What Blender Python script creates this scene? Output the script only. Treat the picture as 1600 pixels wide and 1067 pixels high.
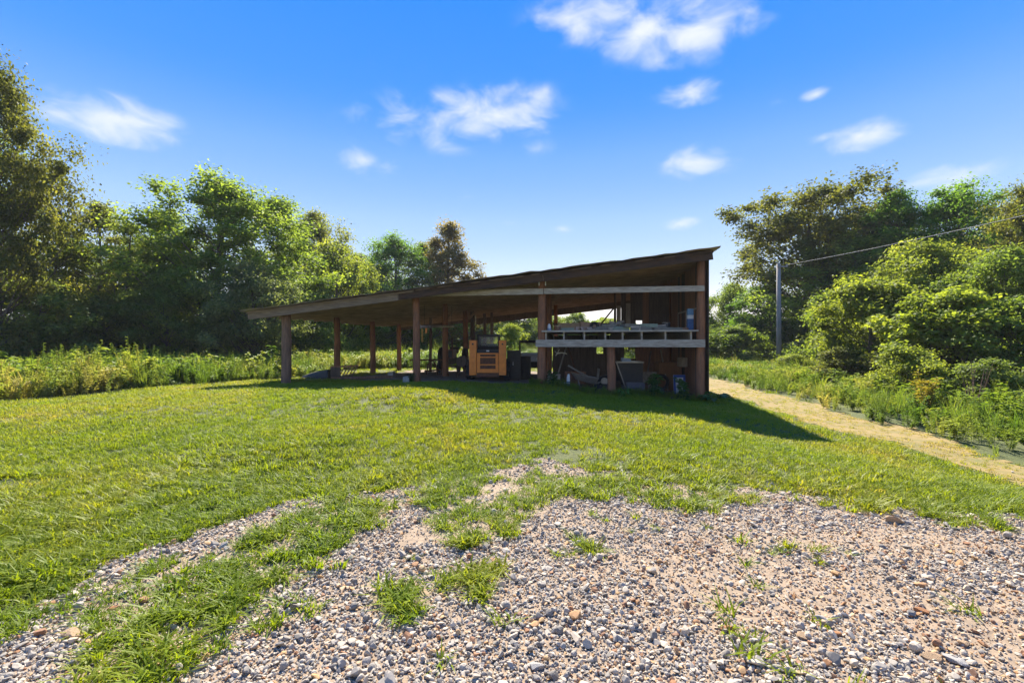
import bpy, math, random
import numpy as np
from mathutils import Vector, Matrix
R = math.radians
random.seed(7); rng = np.random.default_rng(11)
for o in list(bpy.data.objects): bpy.data.objects.remove(o)
scn = bpy.context.scene
COL = scn.collection

# ------------------------------------------------------------------ camera
CAMZ, F, CX, CY = 1.7, 755.0, 800.0, 533.5
cd = bpy.data.cameras.new('camera'); cam = bpy.data.objects.new('camera', cd); COL.objects.link(cam)
cd.sensor_width = 36; cd.lens = F/1600*36; cd.clip_end = 3000; cd.clip_start = .05
cam.location = (0, 0, CAMZ); cam.rotation_euler = (R(90), 0, 0)
scn.camera = cam

# ------------------------------------------------------------------ sky, sun, exposure
SUN_EL, SUN_AZ = R(45), R(-3)
sunvec = Vector((math.cos(SUN_EL)*math.sin(SUN_AZ), math.cos(SUN_EL)*math.cos(SUN_AZ), math.sin(SUN_EL)))
sd = bpy.data.lights.new('sun', 'SUN'); sd.energy = 5.0; sd.angle = R(.53); sd.color = (1, .93, .80)
sun = bpy.data.objects.new('sun', sd); COL.objects.link(sun); sun.location = (0, 0, 30)
sun.rotation_euler = sunvec.to_track_quat('Z', 'Y').to_euler()
scn.view_settings.view_transform = 'Standard'; scn.view_settings.look = 'None'
scn.view_settings.gamma = 1; scn.view_settings.use_curve_mapping = False
scn.view_settings.exposure = 1.6
w = bpy.data.worlds.new('World'); scn.world = w; w.use_nodes = True
nt = w.node_tree; nt.nodes.clear(); N = nt.nodes.new; L = nt.links.new
out = N('ShaderNodeOutputWorld'); bg = N('ShaderNodeBackground'); bg.inputs['Strength'].default_value = .15
L(bg.outputs[0], out.inputs[0])
sky = N('ShaderNodeTexSky'); sky.sky_type = 'NISHITA'; sky.sun_disc = False
sky.sun_elevation = SUN_EL; sky.sun_rotation = SUN_AZ
sky.air_density = 1.0; sky.dust_density = 0.0; sky.ozone_density = 3.5
sep = N('ShaderNodeSeparateColor'); L(sky.outputs[0], sep.inputs[0])
rb = N('ShaderNodeMath'); rb.operation = 'DIVIDE'; L(sep.outputs[0], rb.inputs[0]); L(sep.outputs[2], rb.inputs[1])
grade = N('ShaderNodeValToRGB')   # the deep blue grading of the photograph, by how pale the physical sky is
for i, (p, c) in enumerate([(.285, (.032, .25, .91)), (.303, (.075, .31, .92)), (.32, (.19, .42, .91)), (.36, (.37, .58, .93)), (.43, (.56, .73, .96)), (.56, (.80, .88, 1)), (.72, (1.2, 1.15, 1.10))]):
    e = grade.color_ramp.elements
    if i >= 2: e.new(p)
    e[i].position = p; e[i].color = (*c, 1)
L(rb.outputs[0], grade.inputs[0])
hsv = N('ShaderNodeMix'); hsv.data_type = 'RGBA'; hsv.blend_type = 'MULTIPLY'; hsv.inputs['Factor'].default_value = 1
L(grade.outputs[0], hsv.inputs['A']); hsv.inputs['B'].default_value = (2.6, 2.6, 2.6, 1)
tc = N('ShaderNodeTexCoord')
def math_node(op, a, b=None, clamp=False):
    n = N('ShaderNodeMath'); n.operation = op; n.use_clamp = clamp
    for i, v in enumerate((a, b)):
        if v is None: continue
        if isinstance(v, (int, float)): n.inputs[i].default_value = v
        else: L(v, n.inputs[i])
    return n.outputs[0]
# clouds: (azimuth deg, elevation deg, half-width deg, half-height deg, strength)
def az_el(px, py):
    v = Vector(((px-CX)/F, 1, -(py-CY)/F)).normalized()
    return math.degrees(math.atan2(v.x, v.y)), math.degrees(math.asin(v.z))
clouds = []
for px, py, hw, hh, st in [(880, 25, 80, 38, .7), (950, 28, 100, 38, 1.0), (1010, 45, 110, 36, 1.0), (1075, 55, 120, 36, 1.0), (1150, 48, 45, 22, .6),
        (185, 190, 100, 40, 1.15), (100, 180, 55, 36, .8),
        (800, 172, 100, 34, 1.0), (740, 180, 110, 34, .8), (640, 188, 110, 34, .75), (700, 225, 60, 17, .45), (835, 233, 50, 13, .35), (570, 250, 70, 20, .75),
        (1080, 145, 62, 28, .85), (1275, 148, 28, 14, .7), (1345, 212, 66, 28, 1.0), (1290, 216, 40, 16, .6),
        (1095, 253, 70, 20, .85), (1485, 280, 75, 20, .8), (1062, 350, 36, 12, .7), (880, 358, 26, 10, .35),
        (727, 307, 26, 10, .35), (798, 349, 18, 9, .3), (1218, 160, 22, 9, .35)]:
    a, e = az_el(px, py)
    k = math.degrees(1/F)*math.cos(R(e))**1.0*math.cos(R(a))
    clouds.append((a, e, hw*k*1.2, hh*k, st))
cr = random.Random(5)
for i in range(13):
    a = 62 + i*(360-124)/13 + cr.uniform(-6, 6); e = cr.uniform(8, 55)
    clouds.append((a, e, cr.uniform(3, 8), 1, cr.uniform(.5, 1)))
SQ = Vector((1, 1, 2.5)); acc = None
sqd = N('ShaderNodeVectorMath'); sqd.operation = 'MULTIPLY'; L(tc.outputs['Generated'], sqd.inputs[0]); sqd.inputs[1].default_value = SQ
for a, e, hw, hh, st in clouds:
    a, e = R(a), R(e); c = Vector((math.cos(e)*math.sin(a), math.cos(e)*math.cos(a), math.sin(e)))*SQ
    dn = N('ShaderNodeVectorMath'); dn.operation = 'DISTANCE'; L(sqd.outputs[0], dn.inputs[0]); dn.inputs[1].default_value = c
    ma = N('ShaderNodeMath'); ma.operation = 'MULTIPLY_ADD'; L(dn.outputs['Value'], ma.inputs[0])
    ma.inputs[1].default_value = -st/math.sin(R(hw)); ma.inputs[2].default_value = st; m = ma.outputs[0]
    acc = m if acc is None else math_node('MAXIMUM', acc, m)
acc = math_node('MAXIMUM', acc, 0.0)
mp = N('ShaderNodeMapping'); mp.inputs['Scale'].default_value = (1, 1, 1.7); L(tc.outputs['Generated'], mp.inputs['Vector'])
nz = N('ShaderNodeTexNoise'); nz.inputs['Scale'].default_value = 13; nz.inputs['Detail'].default_value = 6
nz.inputs['Roughness'].default_value = .52; nz.inputs['Distortion'].default_value = .5
L(mp.outputs[0], nz.inputs['Vector'])
nn = math_node('MULTIPLY', math_node('SUBTRACT', nz.outputs['Fac'], .53), 2.1)
core = math_node('MULTIPLY', acc, 1.0)
gate = math_node('MULTIPLY', acc, 3.0, True)
dens = math_node('MULTIPLY', math_node('ADD', core, nn), gate)
mr = N('ShaderNodeMapRange'); mr.interpolation_type = 'SMOOTHSTEP'
mr.inputs['From Min'].default_value = .0; mr.inputs['From Max'].default_value = 1.25; mr.inputs['To Max'].default_value = .9
L(dens, mr.inputs['Value'])
cm = N('ShaderNodeMix'); cm.data_type = 'RGBA'
L(mr.outputs[0], cm.inputs['Factor']); L(hsv.outputs['Result'], cm.inputs['A'])
cm.inputs['B'].default_value = (2.2, 2.28, 2.4, 1)
L(cm.outputs['Result'], bg.inputs['Color'])

# ------------------------------------------------------------------ helpers
def P(px, py, D): return Vector(((px-CX)/F*D, D, CAMZ-(py-CY)/F*D))
def tag(o, label=None, cat=None, group=None, kind=None):
    if label: o['label'] = label
    if cat: o['category'] = cat
    if group: o['group'] = group
    if kind: o['kind'] = kind
    return o
def thing(name, label, cat, loc=(0, 0, 0), group=None):
    o = bpy.data.objects.new(name, None); COL.objects.link(o); o.location = loc; o.empty_display_size = .2
    return tag(o, label, cat, group)
def mesh_np(name, V, faces, mat=None, attrs=None, smooth=False):
    """faces: list of arrays (n,3) / (n,4)"""
    me = bpy.data.meshes.new(name); V = np.asarray(V, np.float32)
    me.vertices.add(len(V)); me.vertices.foreach_set('co', V.ravel())
    if not isinstance(faces, list): faces = [faces]
    loops = np.concatenate([f.ravel() for f in faces]).astype(np.int32)
    sizes = np.concatenate([np.full(len(f), f.shape[1]) for f in faces]).astype(np.int32)
    starts = np.concatenate([[0], np.cumsum(sizes)[:-1]]).astype(np.int32)
    me.loops.add(len(loops)); me.loops.foreach_set('vertex_index', loops)
    me.polygons.add(len(sizes)); me.polygons.foreach_set('loop_start', starts)
    if smooth: me.polygons.foreach_set('use_smooth', np.ones(len(sizes), bool))
    for k, a in (attrs or {}).items():
        at = me.attributes.new(k, 'FLOAT', 'POINT'); at.data.foreach_set('value', np.asarray(a, np.float32))
    if mat: me.materials.append(mat)
    me.update(calc_edges=True); me.validate()
    return me
def link(name, me, parent=None, loc=(0, 0, 0)):
    o = bpy.data.objects.new(name, me); COL.objects.link(o); o.location = loc
    if parent: o.parent = parent
    return o
class MB:
    def __init__(s): s.v = []; s.f = []
    def add(s, vs, fs):
        b = len(s.v); s.v += [Vector(x) for x in vs]; s.f += [[i+b for i in f] for f in fs]; return s
    def box8(s, p): return s.add(p, [(0, 3, 2, 1), (4, 5, 6, 7), (0, 1, 5, 4), (1, 2, 6, 5), (2, 3, 7, 6), (3, 0, 4, 7)])
    def box(s, lo, hi, M=None):
        x0, y0, z0 = lo; x1, y1, z1 = hi
        p = [Vector(q) for q in ((x0, y0, z0), (x1, y0, z0), (x1, y1, z0), (x0, y1, z0), (x0, y0, z1), (x1, y0, z1), (x1, y1, z1), (x0, y1, z1))]
        if M: p = [M @ q for q in p]
        return s.box8(p)
    def beam(s, A, B, w, h, up=(0, 0, 1)):
        A, B = Vector(A), Vector(B); d = (B-A).normalized(); up = Vector(up)
        sd_ = d.cross(up)
        if sd_.length < 1e-4: sd_ = Vector((1, 0, 0))
        sd_.normalize(); uu = sd_.cross(d).normalized()
        a, b = sd_*w/2, uu*h/2
        return s.box8([A-a-b, A+a-b, B+a-b, B-a-b, A-a+b, A+a+b, B+a+b, B-a+b])
    def tube(s, pts, rad, n=8, cap=True, jit=0, rnd=random):
        pts = [Vector(p) for p in pts]; rad = rad if isinstance(rad, (list, tuple)) else [rad]*len(pts)
        b = len(s.v); ref = None
        for i, p in enumerate(pts):
            d = (pts[min(i+1, len(pts)-1)]-pts[max(i-1, 0)]).normalized()
            if ref is None: ref = Vector((1, 0, 0)) if abs(d.x) < .8 else Vector((0, 1, 0))
            x = (ref-d*ref.dot(d)).normalized(); y = d.cross(x); ref = x
            for k in range(n):
                t = 2*math.pi*k/n; r = rad[i]*(1+(rnd.uniform(-jit, jit) if jit else 0))
                s.v.append(p+x*math.cos(t)*r+y*math.sin(t)*r)
        for i in range(len(pts)-1):
            for k in range(n):
                k2 = (k+1) % n
                s.f.append([b+i*n+k, b+i*n+k2, b+(i+1)*n+k2, b+(i+1)*n+k])
        if cap: s.f.append([b+k for k in range(n)][::-1]); s.f.append([b+(len(pts)-1)*n+k for k in range(n)])
        return s
    def torus(s, c, ax, R1, r, n=20, m=8):
        c, ax = Vector(c), Vector(ax).normalized(); x = ax.orthogonal().normalized(); y = ax.cross(x); b = len(s.v)
        for i in range(n):
            t = 2*math.pi*i/n; dr = x*math.cos(t)+y*math.sin(t)
            for k in range(m):
                q = 2*math.pi*k/m; s.v.append(c+dr*(R1+r*math.cos(q))+ax*r*math.sin(q))
        for i in range(n):
            for k in range(m):
                s.f.append([b+i*m+k, b+((i+1) % n)*m+k, b+((i+1) % n)*m+(k+1) % m, b+i*m+(k+1) % m])
        return s
    def prism(s, poly, A, B):   # poly in 2D (list of vectors given as functions) extruded: poly points already 3D, offset vec
        n = len(poly); off = Vector(B)-Vector(A)
        vs = [Vector(p)+Vector(A) for p in poly]+[Vector(p)+Vector(A)+off for p in poly]
        fs = [list(range(n))[::-1], list(range(n, 2*n))]+[[i, (i+1) % n, (i+1) % n+n, i+n] for i in range(n)]
        return s.add(vs, fs)
    def build(s, name, mat, parent=None, smooth=False, bevel=0, loc=None):
        org = Vector(parent.matrix_basis.translation) if parent else Vector(loc or (0, 0, 0))
        if parent and parent.parent: org = org+parent.parent.matrix_basis.translation
        me = bpy.data.meshes.new(name); me.from_pydata([tuple(v-org) for v in s.v], [], s.f); me.validate()
        import bmesh
        bm = bmesh.new(); bm.from_mesh(me); bmesh.ops.recalc_face_normals(bm, faces=bm.faces); bm.to_mesh(me); bm.free()
        if smooth: me.polygons.foreach_set('use_smooth', np.ones(len(me.polygons), bool))
        me.materials.append(mat)
        o = link(name, me, parent, (0, 0, 0) if parent else org)
        if bevel:
            m = o.modifiers.new('bevel', 'BEVEL'); m.width = bevel; m.segments = 2; m.limit_method = 'ANGLE'
        return o

# ---------- value noise
def vnoise(x, y, sc, seed=0):
    r = np.random.default_rng(seed); T = r.random((256, 256))
    x = np.asarray(x)/sc+1000.3; y = np.asarray(y)/sc+1000.7
    xi = np.floor(x).astype(int); yi = np.floor(y).astype(int); fx = x-xi; fy = y-yi
    fx = fx*fx*(3-2*fx); fy = fy*fy*(3-2*fy); g = lambda a, b: T[a % 256, b % 256]
    return (g(xi, yi)*(1-fx)+g(xi+1, yi)*fx)*(1-fy)+(g(xi, yi+1)*(1-fx)+g(xi+1, yi+1)*fx)*fy
def fbm(x, y, sc, seed=0):
    return (vnoise(x, y, sc, seed)*.55+vnoise(x, y, sc*.45, seed+1)*.28+vnoise(x, y, sc*.2, seed+2)*.17)

# ---------- materials
def new_mat(name):
    m = bpy.data.materials.new(name); m.use_nodes = True
    nt = m.node_tree; return m, nt, nt.nodes['Principled BSDF']
def ramp(nt, stops):
    r = nt.nodes.new('ShaderNodeValToRGB'); e = r.color_ramp.elements
    while len(e) < len(stops): e.new(.5)
    for i, (p, c) in enumerate(stops): e[i].position = p; e[i].color = (*c, 1)
    return r
def noise(nt, scale, detail=5, rough=.6, stretch=None, coord='Object'):
    tcn = nt.nodes.new('ShaderNodeTexCoord'); n = nt.nodes.new('ShaderNodeTexNoise')
    n.inputs['Scale'].default_value = scale; n.inputs['Detail'].default_value = detail; n.inputs['Roughness'].default_value = rough
    if stretch:
        mp = nt.nodes.new('ShaderNodeMapping'); mp.inputs['Scale'].default_value = stretch
        nt.links.new(tcn.outputs[coord], mp.inputs[0]); nt.links.new(mp.outputs[0], n.inputs['Vector'])
    else: nt.links.new(tcn.outputs[coord], n.inputs['Vector'])
    return n
def simple(name, col, rough=.7, metal=0, var=.35, sc=6, stretch=None, bump=.15, col2=None):
    m, nt, b = new_mat(name)
    n = noise(nt, sc, 6, .65, stretch)
    c2 = col2 or tuple(c*(1-var) for c in col)
    r = ramp(nt, [(.32, c2), (.68, col)])
    nt.links.new(n.outputs['Fac'], r.inputs[0]); nt.links.new(r.outputs[0], b.inputs['Base Color'])
    b.inputs['Roughness'].default_value = rough; b.inputs['Metallic'].default_value = metal
    if bump:
        bp = nt.nodes.new('ShaderNodeBump'); bp.inputs['Strength'].default_value = bump*2; bp.inputs['Distance'].default_value = .02
        nt.links.new(n.outputs['Fac'], bp.inputs['Height']); nt.links.new(bp.outputs[0], b.inputs['Normal'])
    return m
def leaf_mat(name, ramp_stops, instancer=False, trans=.45, rough=.5, objcol=False, tmul=(1.5, 1.5, .8)):
    m, nt, b = new_mat(name); ln = nt.links.new
    a = nt.nodes.new('ShaderNodeAttribute'); a.attribute_name = 'tint'
    a.attribute_type = 'INSTANCER' if instancer else 'GEOMETRY'
    r = ramp(nt, ramp_stops); ln(a.outputs['Fac'], r.inputs[0]); col = r.outputs[0]
    if objcol:
        oi = nt.nodes.new('ShaderNodeObjectInfo'); mx = nt.nodes.new('ShaderNodeMix'); mx.data_type = 'RGBA'; mx.blend_type = 'MULTIPLY'
        mx.inputs['Factor'].default_value = 1; ln(col, mx.inputs['A']); ln(oi.outputs['Color'], mx.inputs['B']); col = mx.outputs['Result']
    ln(col, b.inputs['Base Color']); b.inputs['Roughness'].default_value = rough
    b.inputs['Specular IOR Level'].default_value = .18
    t = nt.nodes.new('ShaderNodeBsdfTranslucent'); mu = nt.nodes.new('ShaderNodeMix'); mu.data_type = 'RGBA'; mu.blend_type = 'MULTIPLY'
    mu.inputs['Factor'].default_value = 1; ln(col, mu.inputs['A']); mu.inputs['B'].default_value = (*tmul, 1)
    ln(mu.outputs['Result'], t.inputs['Color'])
    ms = nt.nodes.new('ShaderNodeMixShader'); ms.inputs[0].default_value = trans
    ln(b.outputs[0], ms.inputs[1]); ln(t.outputs[0], ms.inputs[2]); ln(ms.outputs[0], nt.nodes['Material Output'].inputs['Surface'])
    return m

# ------------------------------------------------------------------ terrain
CP = np.array([(-3, 2.5, 0), (0, 2.5, 0), (3, 2.5, 0), (-3, 5, .02), (0, 5.5, .03), (4, 5, 0), (7.6, 7.3, -.27), (7.7, 10, -.2), (7.7, 13, -.15), (7.8, 17, -.08), (8.2, 22, 0), (8.5, 4, -.25),
    (-6, 5, .05), (-10, 6, .08), (-3, 8, .24), (0, 8.3, .16), (2.6, 8.2, .08), (5.7, 9.2, -.2), (-2.6, 12.3, .53), (.7, 11, .29), (2.7, 10.2, .19), (4.4, 11, .02),
    (-6.4, 13.7, .41), (-9, 12, .33), (-7.6, 16.3, .25), (-3.1, 15.5, .39), (.9, 14.8, .37), (2.97, 14.4, .12), (5.47, 14, .0), (5.5, 15, 0),
    (-2, 20, .33), (3, 20, .15), (-7, 26, .1), (6, 24, .05), (0, 27, .1), (-12.4, 11.7, .2), (-16, 16, .25), (-14, 24, .2), (-9, 21, .15),
    (-10, 35, .1), (0, 45, .1), (15, 45, .1), (10, 12, -.08), (12, 20, 0), (16.5, 30, 0), (14, 10, -.15), (20, 14, -.2), (0, -3, 0), (-6, -2, 0), (6, -2, 0),
    (-12, 2, .05), (12, 3, -.2), (-25, 10, .2), (-25, 30, .2), (30, 30, -.1), (30, 0, -.1), (0, -20, 0), (-30, -10, 0), (0, 80, .1)], float)
def hgt(x, y):
    x = np.asarray(x, float); y = np.asarray(y, float); num = np.zeros_like(x); den = np.zeros_like(x)
    for a, b, c in CP:
        wt = 1/((x-a)**2+(y-b)**2+.7)**2; num += wt*c; den += wt
    return num/den + (fbm(x, y, 1.6, 40)-.5)*.07
def H(x, y): return float(hgt(np.array([x]), np.array([y]))[0])
def G(px, py, z=0):            # pixel on ground of height z
    D = (CAMZ-z)*F/(py-CY); return ((px-CX)/F*D, D)
def inpoly(x, y, poly):
    r = np.zeros(np.shape(x), bool); n = len(poly)
    for i in range(n):
        (x0, y0), (x1, y1) = poly[i], poly[(i+1) % n]
        c = ((y0 > y) != (y1 > y)); r ^= c & (x < (x1-x0)*(y-y0)/((y1-y0) if y1 != y0 else 1e-9)+x0)
    return r
gv_poly = [(-12, -8), (-7.5, -1), (-4.2, 1.6)]+[G(*p) for p in [(0, 985), (150, 898), (300, 832), (450, 795), (560, 777), (700, 756), (850, 727), (930, 745), (1050, 765), (1200, 772), (1400, 787), (1600, 812)]]+[(7.5, 3.6), (12, 2), (14, -8)]
gr_polys = [[G(*p) for p in [(60, 1067), (130, 960), (200, 898), (330, 855), (400, 822), (480, 803), (600, 790), (606, 806), (500, 872), (470, 935), (420, 985), (350, 1020), (270, 1075)]],
            [G(*p) for p in [(640, 792), (720, 762), (870, 742), (905, 762), (840, 822), (700, 882), (640, 862), (690, 812)]]]
def ell(px, py, rx, ry):
    c = G(px, py); e = G(px+rx, py); t = G(px, py-ry); return (c[0], c[1], abs(e[0]-c[0]), abs(t[1]-c[1]))
gr_ells = [ell(*e) for e in [(738, 908, 48, 16), (640, 940, 62, 24), (925, 865, 28, 9), (1030, 790, 60, 9), (1110, 784, 95, 10), (1340, 802, 50, 6), (1500, 806, 60, 8), (900, 775, 70, 12), (985, 775, 60, 10), (440, 1000, 25, 10), (310, 1040, 40, 20)]]
dirt_ells = [ell(*e) for e in [(1200, 920, 300, 75), (1560, 1000, 240, 90), (1350, 850, 260, 30), (1090, 905, 110, 35)]]
def gravel_mask(x, y):
    n1 = fbm(x, y, .5, 3)-.5; n2 = fbm(x, y, .5, 9)-.5
    xs, ys = x+n1*.75, y+n2*.75
    return inpoly(xs, ys, gv_poly)
def gravel_fringe(x, y):
    n1 = fbm(x, y, .7, 203)-.5; n2 = fbm(x, y, .7, 209)-.5
    return inpoly(x+n1*1.9, y+n2*1.9-.12, gv_poly)
def grass_patch(x, y):
    n1 = fbm(x, y, .35, 13)-.5; n2 = fbm(x, y, .35, 19)-.5
    xs, ys = x+n1*.8, y+n2*.8; r = np.zeros(np.shape(x), bool)
    for p in gr_polys: r |= inpoly(xs, ys, p)
    for cx, cy, rx, ry in gr_ells: r |= ((xs-cx)/rx)**2+((ys-cy)/ry)**2 < 1
    return r
def dirt_amt(x, y):
    r = np.zeros(np.shape(x))
    for cx, cy, rx, ry in dirt_ells: r = np.maximum(r, 1-np.sqrt(((x-cx)/rx)**2+((y-cy)/ry)**2))
    return np.clip(r*1.6+(fbm(x, y, .5, 23)-.5)*1.4*(r > 0), 0, 1)
TRK = [(-6, 7, 8.6), (3, 7, 8.4), (7, 6.95, 8.15), (10, 6.95, 8.35), (13, 6.9, 8.6), (16, 6.7, 8.8), (20, 7.0, 9.2), (26, 7.7, 9.6), (60, 9, 12)]
def track_x(y):
    ys = [t[0] for t in TRK]; return np.interp(y, ys, [t[1] for t in TRK]), np.interp(y, ys, [t[2] for t in TRK])
def track_mask(x, y, pad=0):
    a, b = track_x(y); n = (fbm(x, y, .9, 31)-.5)*1.1; return (x+n > a-pad) & (x+n < b+pad)
# barn frame
O2 = Vector((5.47, 14.0)); fv = Vector((-.985, .173)); uv = Vector((.13, .9915))
def B(a, s, z): q = O2+fv*a+uv*s; return Vector((q.x, q.y, z))
def roofz(a): return 4.22-.1065*a
floor_poly = [tuple(B(a, s, 0).xy) for a, s in ((-.1, .0), (4.6, .1), (8.7, .2), (11, .8), (12.8, 2.5), (12.5, 10.8), (-.1, 10.8))]
def floor_mask(x, y):
    n1 = fbm(x, y, .7, 53)-.5; n2 = fbm(x, y, .7, 59)-.5; return inpoly(x+n1*.9, y+n2*.9, floor_poly)
LW = [(-30, 2), (-15.5, 9.2), (-12.9, 11.6), (-11.2, 14), (-9.9, 16.5), (-9.3, 20), (-9.2, 26.5), (-7, 28.3), (7.5, 29), (9, 60)]
left_weed_poly = LW+[(-100, 60), (-100, 2)]
def left_weeds(x, y): return inpoly(x+(fbm(x, y, 1, 61)-.5)*1.2, y+(fbm(x, y, 1, 67)-.5)*1.2, left_weed_poly)
def right_weeds(x, y): return (x+(fbm(x, y, 1, 71)-.5)*.9 > track_x(y)[1]+.05) & (y < 60)

# ground sheet
def spread(lo, hi, d, far):
    c = list(np.arange(lo, hi+.001, d)); k = d
    a = [lo]; b = [hi]
    while a[-1] > -far: k *= 1.3; a.append(a[-1]-k)
    k = d
    while b[-1] < far: k *= 1.3; b.append(b[-1]+k)
    return np.array(a[1:][::-1]+c+b[1:])
gx = spread(-16, 16, .2, 350); gy = spread(0, 30, .2, 350)
X, Y = np.meshgrid(gx, gy); Z = hgt(X, Y)
nx, ny = len(gx), len(gy); idx = np.arange(nx*ny).reshape(ny, nx)
Fq = np.stack([idx[:-1, :-1], idx[:-1, 1:], idx[1:, 1:], idx[1:, :-1]], -1).reshape(-1, 4)
m_ground, nt_, b_ = new_mat('lawn_soil')
n1 = noise(nt_, 1.2, 8, .7); n2 = noise(nt_, 30, 4, .7)
r1 = ramp(nt_, [(.3, (.055, .07, .014)), (.6, (.09, .095, .02)), (.78, (.13, .10, .045))]); r2 = ramp(nt_, [(.35, (.5, .55, .5)), (.65, (1.4, 1.4, 1.3))])
mx_ = nt_.nodes.new('ShaderNodeMix'); mx_.data_type = 'RGBA'; mx_.blend_type = 'MULTIPLY'; mx_.inputs['Factor'].default_value = 1
nt_.links.new(n1.outputs['Fac'], r1.inputs[0]); nt_.links.new(n2.outputs['Fac'], r2.inputs[0]); nt_.links.new(r1.outputs[0], mx_.inputs['A']); nt_.links.new(r2.outputs[0], mx_.inputs['B'])
nt_.links.new(mx_.outputs['Result'], b_.inputs['Base Color']); b_.inputs['Roughness'].default_value = .95
bp_ = nt_.nodes.new('ShaderNodeBump'); bp_.inputs['Strength'].default_value = .8; bp_.inputs['Distance'].default_value = .03
nt_.links.new(n2.outputs['Fac'], bp_.inputs['Height']); nt_.links.new(bp_.outputs[0], b_.inputs['Normal'])
ground = link('ground', mesh_np('ground', np.stack([X, Y, Z], -1).reshape(-1, 3), Fq, m_ground, smooth=True)); tag(ground, 'green mown lawn ground rising gently to the barn', kind='structure')
def patch(name, maskfn, x0, x1, y0, y1, res, dz, mat, label):
    xs = np.arange(x0, x1+res/2, res); ys = np.arange(y0, y1+res/2, res); X, Y = np.meshgrid(xs, ys)
    Mk = maskfn(X+res/2, Y+res/2)[:-1, :-1]; idx = np.arange(X.size).reshape(X.shape)
    Fq = np.stack([idx[:-1, :-1], idx[:-1, 1:], idx[1:, 1:], idx[1:, :-1]], -1)[Mk]
    used, inv = np.unique(Fq, return_inverse=True)
    V = np.stack([X.ravel(), Y.ravel(), (hgt(X, Y)+dz).ravel()], -1)[used]
    o = link(name, mesh_np(name, V, inv.reshape(-1, 4), mat, smooth=True)); return tag(o, label, kind='structure')
m_gravelbed = simple('gravel_bed', (.31, .22, .14), .95, sc=14, col2=(.18, .13, .085), bump=.4)
m_dirt, nt_, b_ = new_mat('dry_track')
n1 = noise(nt_, 2.2, 9, .72); r1 = ramp(nt_, [(.32, (.13, .12, .025)), (.5, (.205, .145, .042)), (.68, (.27, .185, .068))])
nt_.links.new(n1.outputs['Fac'], r1.inputs[0]); nt_.links.new(r1.outputs[0], b_.inputs['Base Color']); b_.inputs['Roughness'].default_value = .95
m_floor = simple('earth_floor', (.24, .17, .115), .95, sc=3, col2=(.09, .065, .045), bump=.4)
patch('gravel_drive', gravel_mask, -9, 11, -4, 8, .1, .008, m_gravelbed, 'grey and tan gravel parking area in the foreground')
patch('dirt_track', track_mask, 5, 13, -4, 44, .15, .010, m_dirt, 'tan dry-grass track running past the right of the barn')
patch('barn_floor', floor_mask, -9, 8, 13, 27, .2, .012, m_floor, 'bare earth floor under the barn roof')

# ------------------------------------------------------------------ scatter (stuff)
def scatter(name, pts, rot, scl, idx, tint, sources, label, parent=None):
    me = bpy.data.meshes.new(name); n = len(pts)
    me.vertices.add(n); me.vertices.foreach_set('co', np.asarray(pts, np.float32).ravel())
    for nm, ty, a, fld in (('rot', 'FLOAT_VECTOR', rot, 'vector'), ('scl', 'FLOAT_VECTOR', scl, 'vector'), ('idx', 'INT', idx, 'value'), ('tint', 'FLOAT', tint, 'value')):
        at = me.attributes.new(nm, ty, 'POINT'); at.data.foreach_set(fld, np.asarray(a, np.int32 if ty == 'INT' else np.float32).ravel())
    o = link(name, me); tag(o, label, kind='stuff')
    g = bpy.data.node_groups.new('scatter_'+name, 'GeometryNodeTree')
    g.interface.new_socket('Geometry', in_out='INPUT', socket_type='NodeSocketGeometry'); g.interface.new_socket('Geometry', in_out='OUTPUT', socket_type='NodeSocketGeometry')
    gn = g.nodes.new; gi, go = gn('NodeGroupInput'), gn('NodeGroupOutput'); lk = g.links.new
    jn = gn('GeometryNodeJoinGeometry'); iop = gn('GeometryNodeInstanceOnPoints'); iop.inputs['Pick Instance'].default_value = True
    for so in sources:
        oi = gn('GeometryNodeObjectInfo'); oi.inputs['Object'].default_value = so
        gti = gn('GeometryNodeGeometryToInstance'); lk(oi.outputs['Geometry'], gti.inputs[0]); lk(gti.outputs[0], jn.inputs[0])
    m2p = gn('GeometryNodeMeshToPoints')
    lk(gi.outputs[0], m2p.inputs['Mesh']); lk(m2p.outputs[0], iop.inputs['Points']); lk(jn.outputs[0], iop.inputs['Instance'])
    for nm, ty, sock in (('rot', 'FLOAT_VECTOR', 'Rotation'), ('scl', 'FLOAT_VECTOR', 'Scale'), ('idx', 'INT', 'Instance Index')):
        na = gn('GeometryNodeInputNamedAttribute'); na.data_type = ty; na.inputs['Name'].default_value = nm; lk(na.outputs['Attribute'], iop.inputs[sock])
    lk(iop.outputs[0], go.inputs[0])
    md = o.modifiers.new('scatter', 'NODES'); md.node_group = g
    return o
def source(name, V, Fc, mat): return bpy.data.objects.new('source_'+name, mesh_np('source_'+name, V, Fc, mat))
def blades(nb, h, wd, spread_, lean, r):
    V = []; T = []
    for i in range(nb):
        t = r.uniform(0, 6.283); bx, by = r.uniform(-spread_, spread_), r.uniform(-spread_, spread_); d = Vector((math.cos(t), math.sin(t), 0)); sdv = Vector((-d.y, d.x, 0))
        hh = h*r.uniform(.55, 1.1); ln_ = lean*r.uniform(.2, 1.3)*hh; w_ = wd*r.uniform(.7, 1.3); p = Vector((bx, by, -.01)); b = len(V)
        p1 = p+d*ln_*.35+Vector((0, 0, hh*.6)); p2 = p+d*ln_+Vector((0, 0, hh*(1-.25*lean*r.random())))
        V += [p-sdv*w_, p+sdv*w_, p1+sdv*w_*.8, p1-sdv*w_*.8, p2]; T += [(b, b+1, b+2), (b, b+2, b+3), (b+3, b+2, b+4)]
    return np.array([tuple(v) for v in V]), np.array(T)
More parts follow.
